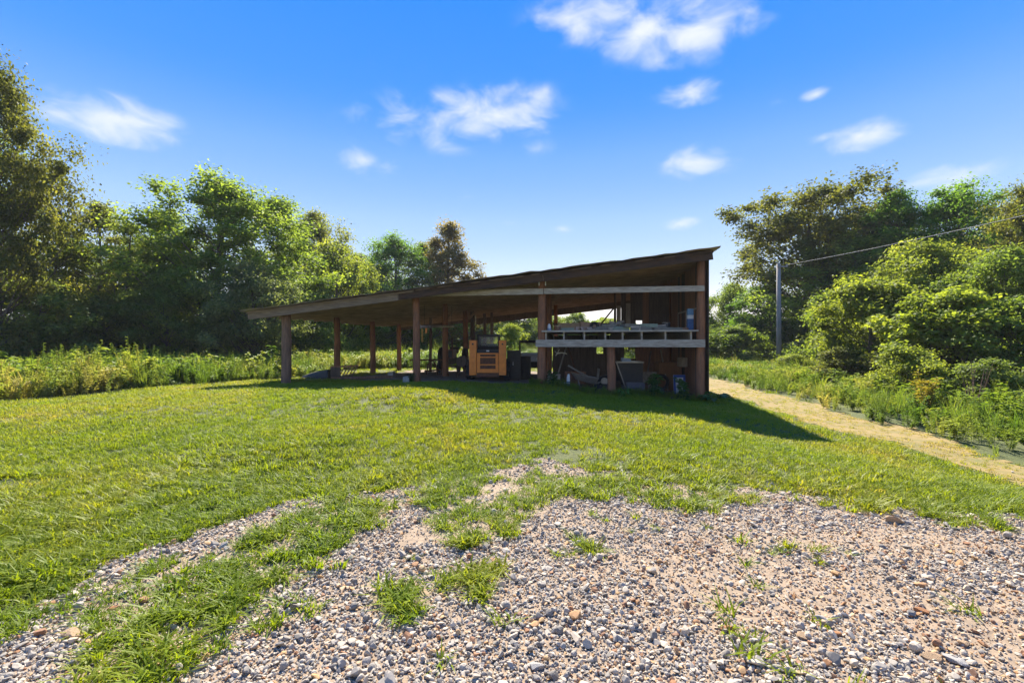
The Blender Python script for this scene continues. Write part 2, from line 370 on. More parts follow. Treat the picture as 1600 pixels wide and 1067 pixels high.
def leafy(nl, h, rad, ll, lw, r, stems=1, droop=.3, top=1.0, prof=None):
    """plant: stems with leaves along them"""
    V = []; T = []
    for s_ in range(stems):
        t0 = r.uniform(0, 6.283); lean = r.uniform(.0, rad); hh = h*r.uniform(.7, 1.1); sx, sy = (math.cos(t0)*rad*.3, math.sin(t0)*rad*.3) if stems > 1 else (0, 0)
        def sp(u): return Vector((sx+math.cos(t0)*lean*u*u, sy+math.sin(t0)*lean*u*u, hh*u))
        b = len(V); w_ = .006
        for u in (0, .5, 1): p = sp(u); V += [p+Vector((w_, 0, 0)), p+Vector((-w_*.5, w_*.8, 0)), p+Vector((-w_*.5, -w_*.8, 0))]
        for k in range(2):
            for j in range(3):
                a0, a1 = b+k*3+j, b+k*3+(j+1) % 3; T += [(a0, a1, a1+3), (a0, a1+3, a0+3)]
        for i in range(nl):
            u = r.uniform(.08, 1)**.8; p = sp(u); t = r.uniform(0, 6.283); k = ll*r.uniform(.6, 1.15)*(prof(u) if prof else 1)
            d = Vector((math.cos(t), math.sin(t), r.uniform(-.1, .9)*top)).normalized(); sdv = d.cross(Vector((0, 0, 1))).normalized(); wv = sdv*lw*k/ll
            m_ = p+d*k*.5; e = p+d*k+Vector((0, 0, -droop*k)); b = len(V)
            V += [p, m_+wv, e, m_-wv]; T += [(b, b+1, b+2), (b, b+2, b+3)]
    return np.array([tuple(v) for v in V]), np.array(T)
r_ = random.Random(3)
m_grass = leaf_mat('grass_blade', [(0, (.12, .19, .012)), (.45, (.185, .24, .014)), (.8, (.25, .27, .02)), (1, (.34, .29, .07))], True, trans=.5, tmul=(1.5, 1.4, .6))
lawn_src = [source('lawn_tuft', *blades(18, .062, .0035, .055, 1.0, r_), m_grass) for i in range(4)]
crab_src = [source('crab_tuft', *blades(22, .085, .0042, .04, 1.5, r_), m_grass) for i in range(4)]
def strip_pts(bands, lim=1.2, pad=1.5):
    xs, ys = [], []
    for y0, y1, den in bands:
        wmax = max(abs(y1), 2)*lim+pad; n = int((y1-y0)*2*wmax*den); x = rng.uniform(-wmax, wmax, n); y = rng.uniform(y0, y1, n)
        k = np.abs(x) < np.maximum(y, 0)*lim+pad; xs.append(x[k]); ys.append(y[k])
    return np.concatenate(xs), np.concatenate(ys)
x, y = strip_pts([(.5, 4, 420), (4, 6, 330), (6, 9, 230), (9, 13, 130), (13, 18, 80), (18, 30, 18)])
gm = gravel_mask(x, y); gp = grass_patch(x, y); tm = track_mask(x, y, .15); fm = floor_mask(x, y); lw_ = left_weeds(x, y); rw_ = right_weeds(x, y)
u_ = rng.random(len(x)); sparse = fbm(x, y, .45, 77)
spill = gm & ~inpoly(x+(fbm(x, y, .6, 303)-.5)*1.7, y+(fbm(x, y, .6, 309)-.5)*1.7+.12, gv_poly) & (fbm(x, y, .3, 315) > .42)
keep = np.where(gm & ~gp, u_ < np.where(spill, .3, .02*(fbm(x, y, .9, 221) > .5)), np.where(gm & gp, (u_ < .5) & (sparse > .36), np.where(tm, u_ < .5, np.where(gravel_fringe(x, y), u_ < .5, True)))) & ~fm & ~lw_ & ~rw_
bare = (fbm(x, y, 1.3, 83) < .27) & (y < 9) & (u_ > .25); keep &= ~bare
x, y, gm, tm, gp = x[keep], y[keep], gm[keep], tm[keep], gp[keep]; n = len(x)
tint = np.clip(.46+(fbm(x, y, 2.2, 91)-.5)*.9+(fbm(x, y, .5, 93)-.5)*.5+rng.normal(0, .12, n)+np.where(tm, .45, 0)-np.where(gm, .12, 0)+np.clip((y-6)/30, 0, .1), 0, 1)
near = rng.random(n) < np.clip((7-y)/3.5, 0, 1)
sc = rng.uniform(.7, 1.25, n)*np.clip(1+(y-7)*.035, 1, 1.5)*np.where(tm, .6, 1)*np.where((fbm(x, y, .8, 95) > .56), 1.3, 1.0)
rot = np.stack([rng.normal(0, .12, n), rng.normal(0, .12, n), rng.uniform(0, 6.283, n)], -1)
pts = np.stack([x, y, hgt(x, y)+.006], -1); scl = np.stack([sc, sc, sc*rng.uniform(.7, 1.1, n)], -1)
cb = near | gm
scatter('lawn_grass', pts[~cb], rot[~cb], scl[~cb], rng.integers(0, 4, (~cb).sum()), tint[~cb], lawn_src, 'short mown grass covering the lawn in front of the barn')
scatter('crabgrass', pts[cb], rot[cb], scl[cb]*1.05, rng.integers(0, 4, cb.sum()), tint[cb]+.05, crab_src, 'coarse grass tufts growing at the edge of the gravel')

# gravel stones
import bmesh
def stone_mesh(name, mat, rr, flat=.6, sub=1):
    bm = bmesh.new(); bmesh.ops.create_icosphere(bm, subdivisions=sub, radius=1)
    ax = Vector((rr.uniform(.8, 1.35), rr.uniform(.65, 1), flat*rr.uniform(.8, 1.2)))
    cuts = [(Vector((rr.gauss(0, 1), rr.gauss(0, 1), rr.gauss(0, 1))).normalized(), rr.uniform(.38, .72)) for _ in range(8)]
    for v in bm.verts:
        p = v.co.copy()*rr.uniform(.98, 1.02)
        for nrm, dd in cuts:
            t = p.dot(nrm)
            if t > dd: p -= nrm*(t-dd)
        v.co = Vector((p.x*ax.x, p.y*ax.y, p.z*ax.z))
    me = bpy.data.meshes.new(name); bm.to_mesh(me); bm.free(); me.materials.append(mat); return me
m_stone, nt_, b_ = new_mat('gravel_stone')
a_ = nt_.nodes.new('ShaderNodeAttribute'); a_.attribute_name = 'tint'; a_.attribute_type = 'INSTANCER'
r1 = ramp(nt_, [(0, (.17, .148, .122)), (.2, (.27, .235, .192)), (.6, (.38, .325, .26)), (.80, (.48, .395, .29)), (.88, (.46, .28, .12)), (.95, (.32, .15, .065)), (1, (.19, .105, .065))])
n2 = noise(nt_, 3.0, 5, .7); r2 = ramp(nt_, [(.3, (.78, .78, .78)), (.7, (1.15, 1.13, 1.1))])
mx_ = nt_.nodes.new('ShaderNodeMix'); mx_.data_type = 'RGBA'; mx_.blend_type = 'MULTIPLY'; mx_.inputs['Factor'].default_value = 1
nt_.links.new(a_.outputs['Fac'], r1.inputs[0]); nt_.links.new(n2.outputs['Fac'], r2.inputs[0]); nt_.links.new(r1.outputs[0], mx_.inputs['A']); nt_.links.new(r2.outputs[0], mx_.inputs['B'])
nt_.links.new(mx_.outputs['Result'], b_.inputs['Base Color']); b_.inputs['Roughness'].default_value = .85
stones = [bpy.data.objects.new('source_stone', stone_mesh('source_stone', m_stone, random.Random(i), .55+.1*(i % 3), 2)) for i in range(10)]
x, y = strip_pts([(-1, 2, 900), (2, 3, 5200), (3, 4, 4400), (4, 5.2, 3000), (5.2, 7.5, 1700)], 1.15, .8)
gm = gravel_mask(x, y); gp = grass_patch(x, y); da = dirt_amt(x, y); u_ = rng.random(len(x))
keep = gm & (u_ < np.where(gp, .30, 1-.5*da)); stray = (~gm) & (u_ < np.where(gravel_fringe(x, y), .22, .012)) & (y < 8); keep |= stray
x, y, da = x[keep], y[keep], da[keep]; n = len(x)
sz = np.exp(rng.normal(math.log(.0085), .46, n))*np.where(rng.random(n) < .03, 1.8, 1)*(1-.12*da); sz = np.clip(sz, .004, .040)
tint = rng.random(n)*.84; o_ = rng.random(n) < (.17+.25*da); tint[o_] = rng.uniform(.78, 1, o_.sum())
rot = np.stack([rng.normal(0, .45, n), rng.normal(0, .45, n), rng.uniform(0, 6.283, n)], -1)
pts = np.stack([x, y, hgt(x, y)+.008+sz*rng.uniform(.05, .75, n)], -1)
scatter('gravel', pts, rot, np.stack([sz, sz, sz], -1), rng.integers(0, 10, n), tint, stones, 'loose grey and tan gravel stones in the foreground')

# ------------------------------------------------------------------ weeds
m_weed = leaf_mat('weed_leaf', [(0, (.09, .16, .02)), (.4, (.17, .235, .032)), (.75, (.26, .29, .05)), (1, (.37, .33, .11))], True, trans=.5, tmul=(1.5, 1.45, .7))
prof_up = lambda u: 1.15-.75*u
w_gold = [source('goldenrod', *leafy(46, 1.0, .22, .12, .012, r_, 3, .25, 1.0, prof_up), m_weed) for i in range(3)]
w_bush = [source('leafy_weed', *leafy(40, .62, .34, .12, .03, r_, 6, .3, .8, None), m_weed) for i in range(3)]
w_tall = [source('tall_grass', *blades(30, .75, .006, .1, .6, r_), m_weed) for i in range(2)]
w_low = [source('ground_cover', *leafy(30, .24, .3, .10, .035, r_, 6, .3, .6, None), m_weed) for i in range(2)]
WS = w_gold+w_bush+w_tall+w_low
def weeds(name, x, y, edge, label, seed, hs=1.0):
    n = len(x); e = np.clip(edge/1.6, 0, 1); kind = rng.random(n); zone = fbm(x, y, 1.8, seed)
    ii = np.where(edge < .7, np.where(kind < .7, rng.integers(8, 10, n), rng.integers(3, 6, n)),
        np.where(zone > .56, np.where(kind < .75, rng.integers(0, 3, n), rng.integers(3, 6, n)),
        np.where(zone > .46, np.where(kind < .6, rng.integers(3, 6, n), rng.integers(0, 3, n)), np.where(kind < .5, rng.integers(6, 8, n), rng.integers(0, 6, n)))))
    sc = rng.uniform(.6, 1.15, n)*(.6+.42*e)*hs*np.where(rng.random(n) < .06, 1.3, 1)
    tint = np.clip(.5+(fbm(x, y, 1.5, seed+5)-.5)*1.7+rng.normal(0, .13, n)-np.where(ii > 7, .14, 0)-np.where((ii > 2) & (ii < 6), .08, 0), 0, 1)
    rot = np.stack([rng.normal(0, .13, n), rng.normal(0, .13, n), rng.uniform(0, 6.283, n)], -1)
    return scatter(name, np.stack([x, y, hgt(x, y)], -1), rot, np.stack([sc]*3, -1), ii, tint, WS, label)
def poly_dist(x, y, pl):
    d = np.full(len(x), 1e9)
    for (x0, y0), (x1, y1) in zip(pl[:-1], pl[1:]):
        vx, vy = x1-x0, y1-y0; t = np.clip(((x-x0)*vx+(y-y0)*vy)/(vx*vx+vy*vy), 0, 1); d = np.minimum(d, np.hypot(x-x0-t*vx, y-y0-t*vy))
    return d
x = rng.uniform(-34, 10, 36000); y = rng.uniform(7, 46, 36000); d = poly_dist(x, y, LW)
k = left_weeds(x, y) & (rng.random(len(x)) < np.where(d < 4, 1, np.where(d < 8, .5, .15))); weeds('tall_weeds', x[k], y[k], d[k], 'tall yellow-green weeds between the lawn and the left woods', 101, 1.3)
x = rng.uniform(7.5, 23, 15000); y = rng.uniform(2.5, 45, 15000); d = np.maximum(0, x-track_x(y)[1]-.05)
k = right_weeds(x, y) & (rng.random(len(x)) < np.where(d < 4, 1, .4)*np.clip(26/y, .5, 1.2)); weeds('roadside_weeds', x[k], y[k], d[k]*.8, 'tangled green weeds along the right side of the dirt track', 111, .85)
# unmown grass along barn front in its shade
aa = rng.uniform(-.2, 5.0, 380); ss = np.abs(rng.normal(0, .28, 380))*np.where(rng.random(380) < .75, -1, 1.5)+.05
xy = np.array([tuple(B(a, s, 0).xy) for a, s in zip(aa, ss)]); n = len(xy); sc = rng.uniform(.14, .34, n)
scatter('barn_edge_grass', np.c_[xy, hgt(xy[:, 0], xy[:, 1])], np.stack([rng.normal(0, .1, n), rng.normal(0, .1, n), rng.uniform(0, 6.28, n)], -1), np.stack([sc]*3, -1), np.where(rng.random(n) < .6, rng.integers(6, 8, n), rng.integers(3, 6, n)), rng.uniform(.2, .6, n), WS, 'long uncut grass along the front of the barn')
# ------------------------------------------------------------------ pole barn
m_post = simple('barn_post', (.31, .125, .052), .85, sc=3.5, stretch=(4, 4, .6), col2=(.13, .058, .03), bump=.5)
m_postgrey = simple('weathered_log', (.27, .15, .085), .9, sc=4, stretch=(5, 5, .5), col2=(.10, .06, .04), bump=.6)
m_grey = simple('weathered_board', (.46, .39, .30), .85, sc=3, stretch=(.5, 6, 8), col2=(.21, .17, .13), bump=.4)
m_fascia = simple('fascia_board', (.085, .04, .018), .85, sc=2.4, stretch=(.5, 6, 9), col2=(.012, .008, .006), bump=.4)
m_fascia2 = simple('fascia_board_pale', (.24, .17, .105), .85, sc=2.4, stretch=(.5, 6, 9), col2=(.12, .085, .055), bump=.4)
m_rafter = simple('rafter', (.36, .24, .16), .9, sc=2, stretch=(.5, 5, 6), col2=(.17, .115, .08), bump=.2)
m_deck = simple('roof_deck', (.27, .185, .125), .9, sc=1.5, stretch=(.4, 5, 4), col2=(.13, .09, .062), bump=.2)
m_tin = simple('old_tin', (.36, .33, .30), .45, .6, sc=2.5, stretch=(.4, 4, 1), col2=(.17, .09, .055), bump=.15)
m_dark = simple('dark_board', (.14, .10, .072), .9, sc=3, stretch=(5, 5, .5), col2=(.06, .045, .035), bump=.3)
m_brown = simple('brown_board', (.36, .18, .095), .88, sc=3, stretch=(5, 5, .5), col2=(.18, .09, .055), bump=.3)
m_pale = simple('pale_board', (.42, .35, .27), .85, sc=4, stretch=(5, 5, .6), col2=(.22, .17, .13), bump=.2)
m_black = simple('black_metal', (.026, .022, .018), .55, .2, sc=8, bump=.05)
barn = thing('pole_barn', 'open pole barn with sloping shed roof and rough timber posts', 'barn', B(6.6, 5, H(*B(6.6, 5, 0).xy)))
rb_ = random.Random(21)
def post(a, s, r, top=None, mat=m_post, x=None, y=None, seg=8, n=10, lab=None):
    if x is None: p = B(a, s, 0); x, y = p.x, p.y
    z0 = H(x, y)-.25; z1 = top if top is not None else roofz(a)-.13
    k = rb_.uniform(-.02, .02); pts = []; rad = []
    for i in range(seg+1):
        t = i/seg; pts.append((x+math.sin(t*3+k*90)*.018+k*t, y, z0+(z1-z0)*t)); rad.append(r*(1.08-.14*t)*rb_.uniform(.96, 1.04))
    o = MB().tube(pts, rad, n, jit=.05, rnd=rb_).build('post', mat, barn, smooth=True)
    if lab: o['label'] = lab
    return o
post(0, 0, .125); post(2.55, .02, .13, 1.53); post(4.62, 0, .12); post(8.68, 0, .115)
post(13.29, 0, .155, None, m_postgrey, lab='thick grey-brown log post at the low left corner')
for s_, r in ((3.5, .13), (7, .13), (10.5, .125)): post(13.29, s_, r)
post(8.68, 3.5, .115); post(8.68, 7, .12); post(4.62, 3.5, .12); post(4.62, 10.4, .1)
for px, D, r in ((738, 23, .11), (757, 25.2, .085), (768, 25.0, .075), (673, 24.5, .07)):
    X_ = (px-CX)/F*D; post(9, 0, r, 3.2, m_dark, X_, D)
post(0, 5.0, .11); post(0, 10.4, .11); post(2.05, 4.8, .05, 3.6, m_dark)
# roof
roof = MB()
for s_ in (-.36, 3.5, 7.0, 10.45): roof.beam(B(-.18, s_, roofz(-.18)-.11-(.02 if s_ < 0 else 0)), B(14.3, s_, roofz(14.3)-.11-(.02 if s_ < 0 else 0)), .05, .17)
roof = roof.build('roof', m_rafter, barn)
def sloped(a0, a1, s_, w_, h_, dz, mat, name, par=None, wob=0):
    return MB().beam(B(a0, s_, roofz(a0)+dz+rb_.uniform(-wob, wob)), B(a1, s_, roofz(a1)+dz+rb_.uniform(-wob, wob)), w_, h_).build(name, mat, par or roof)
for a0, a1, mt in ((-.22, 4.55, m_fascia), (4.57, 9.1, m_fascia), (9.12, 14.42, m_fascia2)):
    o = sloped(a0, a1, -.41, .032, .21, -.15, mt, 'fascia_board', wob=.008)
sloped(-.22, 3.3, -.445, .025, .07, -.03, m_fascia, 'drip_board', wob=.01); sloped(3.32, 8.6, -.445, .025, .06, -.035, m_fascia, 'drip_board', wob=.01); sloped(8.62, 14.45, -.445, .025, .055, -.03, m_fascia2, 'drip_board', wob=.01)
s_ = .35
while s_ < 10.3:
    if min(abs(s_-3.5), abs(s_-7)) > .2: sloped(-.15, 14.3, s_, .045, .15, -.115, m_rafter, 'rafter', wob=.012)
    s_ += .78
na = 0; a_ = -.2
while a_ < 14.2:
    wd_ = rb_.uniform(.22, .30); a2 = min(a_+wd_, 14.45)
    m = MB(); A0, A1 = B(a_+.006, -.44+rb_.uniform(-.05, .03), roofz(a_)-.028), B(a_+.006, 10.65, roofz(a_)-.028)
    C0, C1 = B(a2-.006, -.44, roofz(a2)-.028), B(a2-.006, 10.65, roofz(a2)-.028); C0.x += A0.x-B(a_+.006, -.44, 0).x; C0.y += A0.y-B(a_+.006, -.44, 0).y
    up = Vector((0, 0, .02)); m.box8([A0, C0, C1, A1, A0+up, C0+up, C1+up, A1+up]); m.build('deck_board', m_deck, roof); a_ = a2
s_ = -.55; k = 0
while s_ < 10.6:
    for a0, a1 in ((-.35, 7.3), (7.1, 14.65)):
        V = []; Fc = []; ns = 20; wd_ = .92; lift = rb_.uniform(0, .012)+(.008 if k % 2 else 0)+(.014 if a0 < 0 else 0)
        off = rb_.uniform(-.06, .06); na_ = 26 if s_ < 0 else 8
        for i in range(na_+1):
            aa = a0+off+(a1-a0)*i/na_
            for j in range(ns+1):
                sg = .012*math.cos(j/ns*2*math.pi*7); edge = rb_.uniform(-.012, .03) if (j == 0 and s_ < 0) else 0
                V.append(tuple(B(aa, s_+wd_*j/ns-(rb_.uniform(0, .11) if j == 0 else 0), roofz(aa)+.016+sg+lift+edge)))
        V = np.array(V)-np.array(barn.location); q = np.arange(len(V)).reshape(na_+1, ns+1)
        me = mesh_np('roof_panel', V, np.stack([q[:-1, :-1], q[:-1, 1:], q[1:, 1:], q[1:, :-1]], -1).reshape(-1, 4), m_tin, smooth=True)
        o = link('roof_panel', me, roof); sm = o.modifiers.new('thick', 'SOLIDIFY'); sm.thickness = .003
        k += 1
    s_ += .86
# rails and loft at the right bays
def bar(a0, a1, s_, z0, z1, w_, mat, name, par=barn, dz=0): return MB().beam(B(a0, s_, (z0+z1)/2), B(a1, s_, (z0+z1)/2+dz), w_, z1-z0).build(name, mat, par)
bar(-.06, 4.55, -.16, 3.135, 3.30, .04, m_grey, 'upper_rail'); bar(4.57, 8.80, -.16, 3.125, 3.30, .04, m_grey, 'upper_rail')
bar(-.08, 4.80, -.165, 1.535, 1.755, .045, m_grey, 'lower_rail')
loft = bar(.1, 4.62, -.115, 1.985, 2.035, .10, m_grey, 'loft_edge')
for px in (853, 881, 913, 946, 973, 1003, 1040, 1080):
    k = (px-CX)/F; a_ = (5.47-.13*.1-k*(14-.1))/(.985+k*.173)
    MB().beam(B(a_, -.10, 1.865), B(a_, 4.7, 1.865), .045, .235).build('loft_joist', m_grey, barn)
for i in range(16):
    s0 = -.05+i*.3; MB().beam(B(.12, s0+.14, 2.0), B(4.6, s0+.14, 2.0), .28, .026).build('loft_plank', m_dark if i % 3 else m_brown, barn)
bar(.2, 4.6, .35, 1.60, 1.745, .05, m_dark, 'loft_beam'); bar(.2, 4.6, 4.7, 1.60, 1.745, .05, m_dark, 'loft_beam')
# right side wall: vertical boards inside, tin outside
s_ = .16
while s_ < 10.4:
    wd_ = rb_.uniform(.24, .34); z1 = 4.19+rb_.uniform(-.03, .01)
    q = B(-.15, s_, 0); z0 = H(q.x, q.y)+.03
    MB().beam(B(-.15, s_+wd_/2-.008, z0), B(-.15, s_+wd_/2-.008, z1), .022, wd_-.016, up=(uv.x, uv.y, 0)).build('wall_board', m_brown if rb_.random() < .7 else m_dark, barn)
    s_ += wd_
s_ = -.16
while s_ < 10.3:
    V = []; ns = 16; wd_ = .95
    for j in range(ns+1):
        sg = .01*math.cos(j/ns*2*math.pi*6)
        for z in (.0, 1.4, 2.7, 4.2): q = B(-.19+sg-.004*((s_*10) % 2), s_+wd_*j/ns, z); V.append(tuple(q))
    V = np.array(V)-np.array(barn.location); q = np.arange(len(V)).reshape(ns+1, 4)
    o = link('siding_sheet', mesh_np('siding_sheet', V, np.stack([q[:-1, :-1], q[:-1, 1:], q[1:, 1:], q[1:, :-1]], -1).reshape(-1, 4), m_tin, smooth=True), barn)
    sm = o.modifiers.new('thick', 'SOLIDIFY'); sm.thickness = .003; s_ += .9
# partition across the right bay
def wallp(a0, a1, z0, z1, mat, s_=4.8, name='partition_board'):
    return MB().beam(B((a0+a1)/2, s_, z0), B((a0+a1)/2, s_, z1), abs(a1-a0)+.025, .02, up=(uv.x, uv.y, 0)).build(name, mat, barn)
def boards(a0, a1, z0, z1, mats):
    n = max(1, round((a1-a0)/.28))
    for i in range(n): wallp(a0+(a1-a0)*i/n, a0+(a1-a0)*(i+1)/n, z0+rb_.uniform(-.01, .01), z1+rb_.uniform(-.03, .03), rb_.choice(mats), 4.8+.024*(i % 2))
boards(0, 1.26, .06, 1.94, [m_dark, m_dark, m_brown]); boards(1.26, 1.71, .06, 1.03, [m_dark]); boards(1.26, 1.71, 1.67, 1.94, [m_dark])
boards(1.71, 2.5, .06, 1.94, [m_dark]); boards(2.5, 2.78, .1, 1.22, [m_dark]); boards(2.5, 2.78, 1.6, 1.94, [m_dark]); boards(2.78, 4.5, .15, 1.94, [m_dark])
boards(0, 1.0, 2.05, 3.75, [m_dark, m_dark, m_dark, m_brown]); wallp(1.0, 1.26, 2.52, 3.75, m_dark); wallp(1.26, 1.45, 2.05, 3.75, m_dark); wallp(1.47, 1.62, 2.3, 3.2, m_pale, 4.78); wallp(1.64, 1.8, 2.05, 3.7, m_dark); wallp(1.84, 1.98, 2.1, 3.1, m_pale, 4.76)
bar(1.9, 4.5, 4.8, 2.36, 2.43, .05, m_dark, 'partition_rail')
MB().beam(B(2.75, 4.75, 2.2), B(2.05, 4.75, 3.08), .05, .06).build('brace', m_dark, barn)
# rear header and a few far rails
for a0, a1 in ((-.1, 4.6), (4.62, 8.9), (8.92, 13.4)):
    for k_ in range(2 if a0 > 8 else 3): sloped(a0, a1, 10.5+.02*(k_ % 2), .03, .17, -.26-.165*k_, m_dark if k_ else m_rafter, 'header_board', barn)
for s_ in (3.5, 7.0):
    for a_ in (8.68, 4.62):
        if (a_, s_) == (4.62, 7.0): continue
        q = B(a_-.45, s_, roofz(a_)-.22); MB().beam(B(a_+.02, s_+.13, roofz(a_)-.75), q+Vector((0, .13, 0)), .05, .09).build('knee_brace', m_rafter, barn)
# white bracket lamp holder above the upper rail
q = B(4.6, -.19, 3.50); m = MB()
m.box(q+Vector((-.11, -.03, .06)), q+Vector((.11, .01, .085))).box(q+Vector((-.11, -.03, -.11)), q+Vector((-.085, .01, .06))).box(q+Vector((.085, -.03, -.11)), q+Vector((.11, .01, .06)))
m_white = simple('white_paint', (.75, .74, .70), .6, var=.2, bump=.05)
o = m.build('wall_bracket', m_white, None, loc=q); tag(o, 'white U-shaped bracket fixed above the upper rail over the middle post', 'bracket')

# ------------------------------------------------------------------ skid steer
m_orange = simple('loader_orange', (.82, .25, .02), .5, sc=5, col2=(.62, .17, .015), bump=.05)
m_rub = simple('rubber', (.025, .024, .022), .9, sc=20, bump=.2)
m_char = simple('charcoal_paint', (.042, .037, .032), .75, sc=8, bump=.05)
m_rust = simple('rust', (.16, .065, .03), .9, sc=14, col2=(.06, .03, .02), bump=.3)
m_glass, nt_, b_ = new_mat('dusty_glass'); b_.inputs['Base Color'].default_value = (.75, .8, .78, 1); b_.inputs['Roughness'].default_value = .12; b_.inputs['Transmission Weight'].default_value = .9; b_.inputs['IOR'].default_value = 1.15
SX, SY = (762-CX)/F*16.6, 16.6; SZ = H(SX, SY+.9)+.01
ss = thing('skid_steer_loader', 'orange skid steer loader parked with its rear grille facing out', 'loader', (SX, SY, SZ))
S = lambda x, y, z: Vector((SX+x, SY+y, SZ+z))
def sbox(x0, x1, y0, y1, z0, z1, name, mat, par=ss, bev=.012): return MB().box(S(x0, y0, z0), S(x1, y1, z1)).build(name, mat, par, bevel=bev)
for sgn in (-1, 1):
    m = MB(); xo = sgn*.51
    poly = [(0, -.02, .22), (0, .42, .22), (0, .62, .75), (0, .50, 1.42), (0, .0, 1.42), (0, -.03, .8)]
    m.prism([Vector(p) for p in poly], S(xo-.125, 0, 0), S(xo+.125, 0, 0)); tw = m.build('arm_tower', m_orange, ss, bevel=.015)
    MB().tube([S(xo, -.045, 1.29), S(xo, .04, 1.29)], .032, 10).build('pin_hole', m_black, tw)
    m = MB(); m.beam(S(xo, .3, 1.33), S(xo, 2.1, 1.05), .09, .17); m.beam(S(xo, 2.06, 1.08), S(xo, 2.55, .32), .09, .15); m.build('lift_arm', m_orange, ss, bevel=.01)
    for yy in (.50, 1.50):
        c = S(sgn*.66, yy, .37); wl = MB().torus(c, (1, 0, 0), .255, .115, 24, 8)
        for i in range(18):
            t = 2*math.pi*i/18; dr = Vector((0, math.cos(t), math.sin(t))); wl.beam(c+dr*.36-Vector((.09, 0, 0)), c+dr*.36+Vector((.09, 0, 0)), .05, .035, up=dr)
        tyre = wl.build('tyre', m_rub, ss, smooth=False); MB().tube([c-Vector((.08*1, 0, 0)), c+Vector((.08, 0, 0))], .17, 16).build('rim', m_orange, tyre)
sbox(-.42, .42, .06, 1.95, .24, .66, 'chassis', m_char)
sbox(-.385, .385, .08, .6, .66, 1.0, 'engine_bay', m_char)
dr_ = sbox(-.375, .375, 0, .055, .30, .985, 'engine_door', m_orange)
for (z0, z1) in ((.86, .94), (.60, .82), (.44, .56)):
    g = sbox(-.26, .27, -.006, .012, z0, z1, 'grille_panel', m_rust, dr_, 0)
    zz = z0+.012
    while zz < z1-.012: sbox(-.26, .27, -.016, -.004, zz, zz+.014, 'slat', m_orange if rb_.random() < .15 else m_rust, dr_, 0); zz += .032
sbox(-.38, .38, -.03, .05, .16, .285, 'rear_bumper', m_rust)
MB().box8([S(-.38, .03, 1.0), S(.38, .03, 1.0), S(.38, .62, 1.0), S(-.38, .62, 1.0), S(-.38, .10, 1.10), S(.38, .10, 1.10), S(.38, .62, 1.20), S(-.38, .62, 1.20)]).build('hood', m_char, ss, bevel=.012)
sbox(-.05, .05, .055, .085, 1.015, 1.075, 'tail_plate', m_white, bev=0)
cab = MB()
for x_ in (-.36, .36):
    cab.beam(S(x_, .62, 1.0), S(x_, .66, 1.56), .07, .07); cab.beam(S(x_, 1.6, .7), S(x_, 1.55, 1.56), .07, .07); cab.beam(S(x_, .62, 1.25), S(x_, 1.6, 1.25), .04, .05)
cab.box(S(-.40, .58, 1.55), S(.40, 1.65, 1.63)); cab.box(S(-.33, .62, 1.0), S(.33, .66, 1.22)); cab = cab.build('cab_frame', m_black, ss, bevel=.01)
MB().box(S(-.32, .64, 1.22), S(.32, .648, 1.54)).build('rear_window', m_glass, cab)
sbox(-.28, .28, 1.0, 1.12, .66, 1.3, 'seat', m_black)
m = MB(); m.prism([Vector(p) for p in ((0, 2.45, .05), (0, 3.1, .05), (0, 3.1, .09), (0, 2.55, .12), (0, 2.5, .5), (0, 2.45, .5))], S(-.8, 0, 0), S(.8, 0, 0)); m.build('bucket', m_rust, ss)

# ------------------------------------------------------------------ things in the barn
def gz(x, y): return H(x, y)+.012
def at(px, D): x = (px-CX)/F*D; return Vector((x, D, gz(x, D)))
# dark cabinet
q = at(803, 17.4); c = thing('tool_cabinet', 'tall black metal cabinet right of the orange loader', 'cabinet', q)
MB().box(q+Vector((-.25, 0, .05)), q+Vector((.25, .5, 1.08))).build('body', m_black, c, bevel=.01)
for x_ in (-.235, .01): MB().box(q+Vector((x_, -.016, .09)), q+Vector((x_+.225, -.001, 1.05))).build('door', m_black, c)
MB().box(q+Vector((-.2, .05, 0)), q+Vector((.2, .45, .05))).build('plinth', m_dark, c)
MB().tube([q+Vector((-.03, -.03, .55)), q+Vector((-.03, -.03, .68))], .01, 6).build('handle', m_white, c)
# utility vehicle
m_silver = simple('silver_paint', (.45, .45, .47), .4, .3, sc=4, var=.2, bump=0)
q = at(829, 20.5); uvh = thing('utility_vehicle', 'small grey utility vehicle with roll frame parked behind the middle post', 'vehicle', q)
V_ = lambda x, y, z: q+Vector((x, y, z))
MB().box8([V_(-.42, 0, .62), V_(.42, 0, .62), V_(.45, .7, .62), V_(-.45, .7, .62), V_(-.36, .05, .88), V_(.36, .05, .88), V_(.42, .7, 1.0), V_(-.42, .7, 1.0)]).build('hood', m_silver, uvh, bevel=.03)
MB().box(V_(-.46, .1, .36), V_(.46, 2.0, .62)).build('chassis', m_black, uvh)
m = MB()
for x_ in (-.44, .44): m.tube([V_(x_, .65, .95), V_(x_, .85, 1.45), V_(x_, 1.6, 1.5), V_(x_, 1.8, .6)], .03, 8)
m.tube([V_(-.44, .85, 1.45), V_(.44, .85, 1.45)], .03, 8); m.tube([V_(-.44, 1.6, 1.5), V_(.44, 1.6, 1.5)], .03, 8); m.build('roll_frame', m_black, uvh, smooth=True)
MB().box8([V_(-.41, .68, 1.0), V_(.41, .68, 1.0), V_(.41, .69, 1.0), V_(-.41, .69, 1.0), V_(-.41, .83, 1.42), V_(.41, .83, 1.42), V_(.41, .84, 1.42), V_(-.41, .84, 1.42)]).build('windscreen', m_glass, uvh)
for i in range(6): x_ = -.3+i*.12; MB().box(V_(x_-.015, -.04, .38), V_(x_+.015, 0, .6)).build('grille_bar', m_black, uvh)
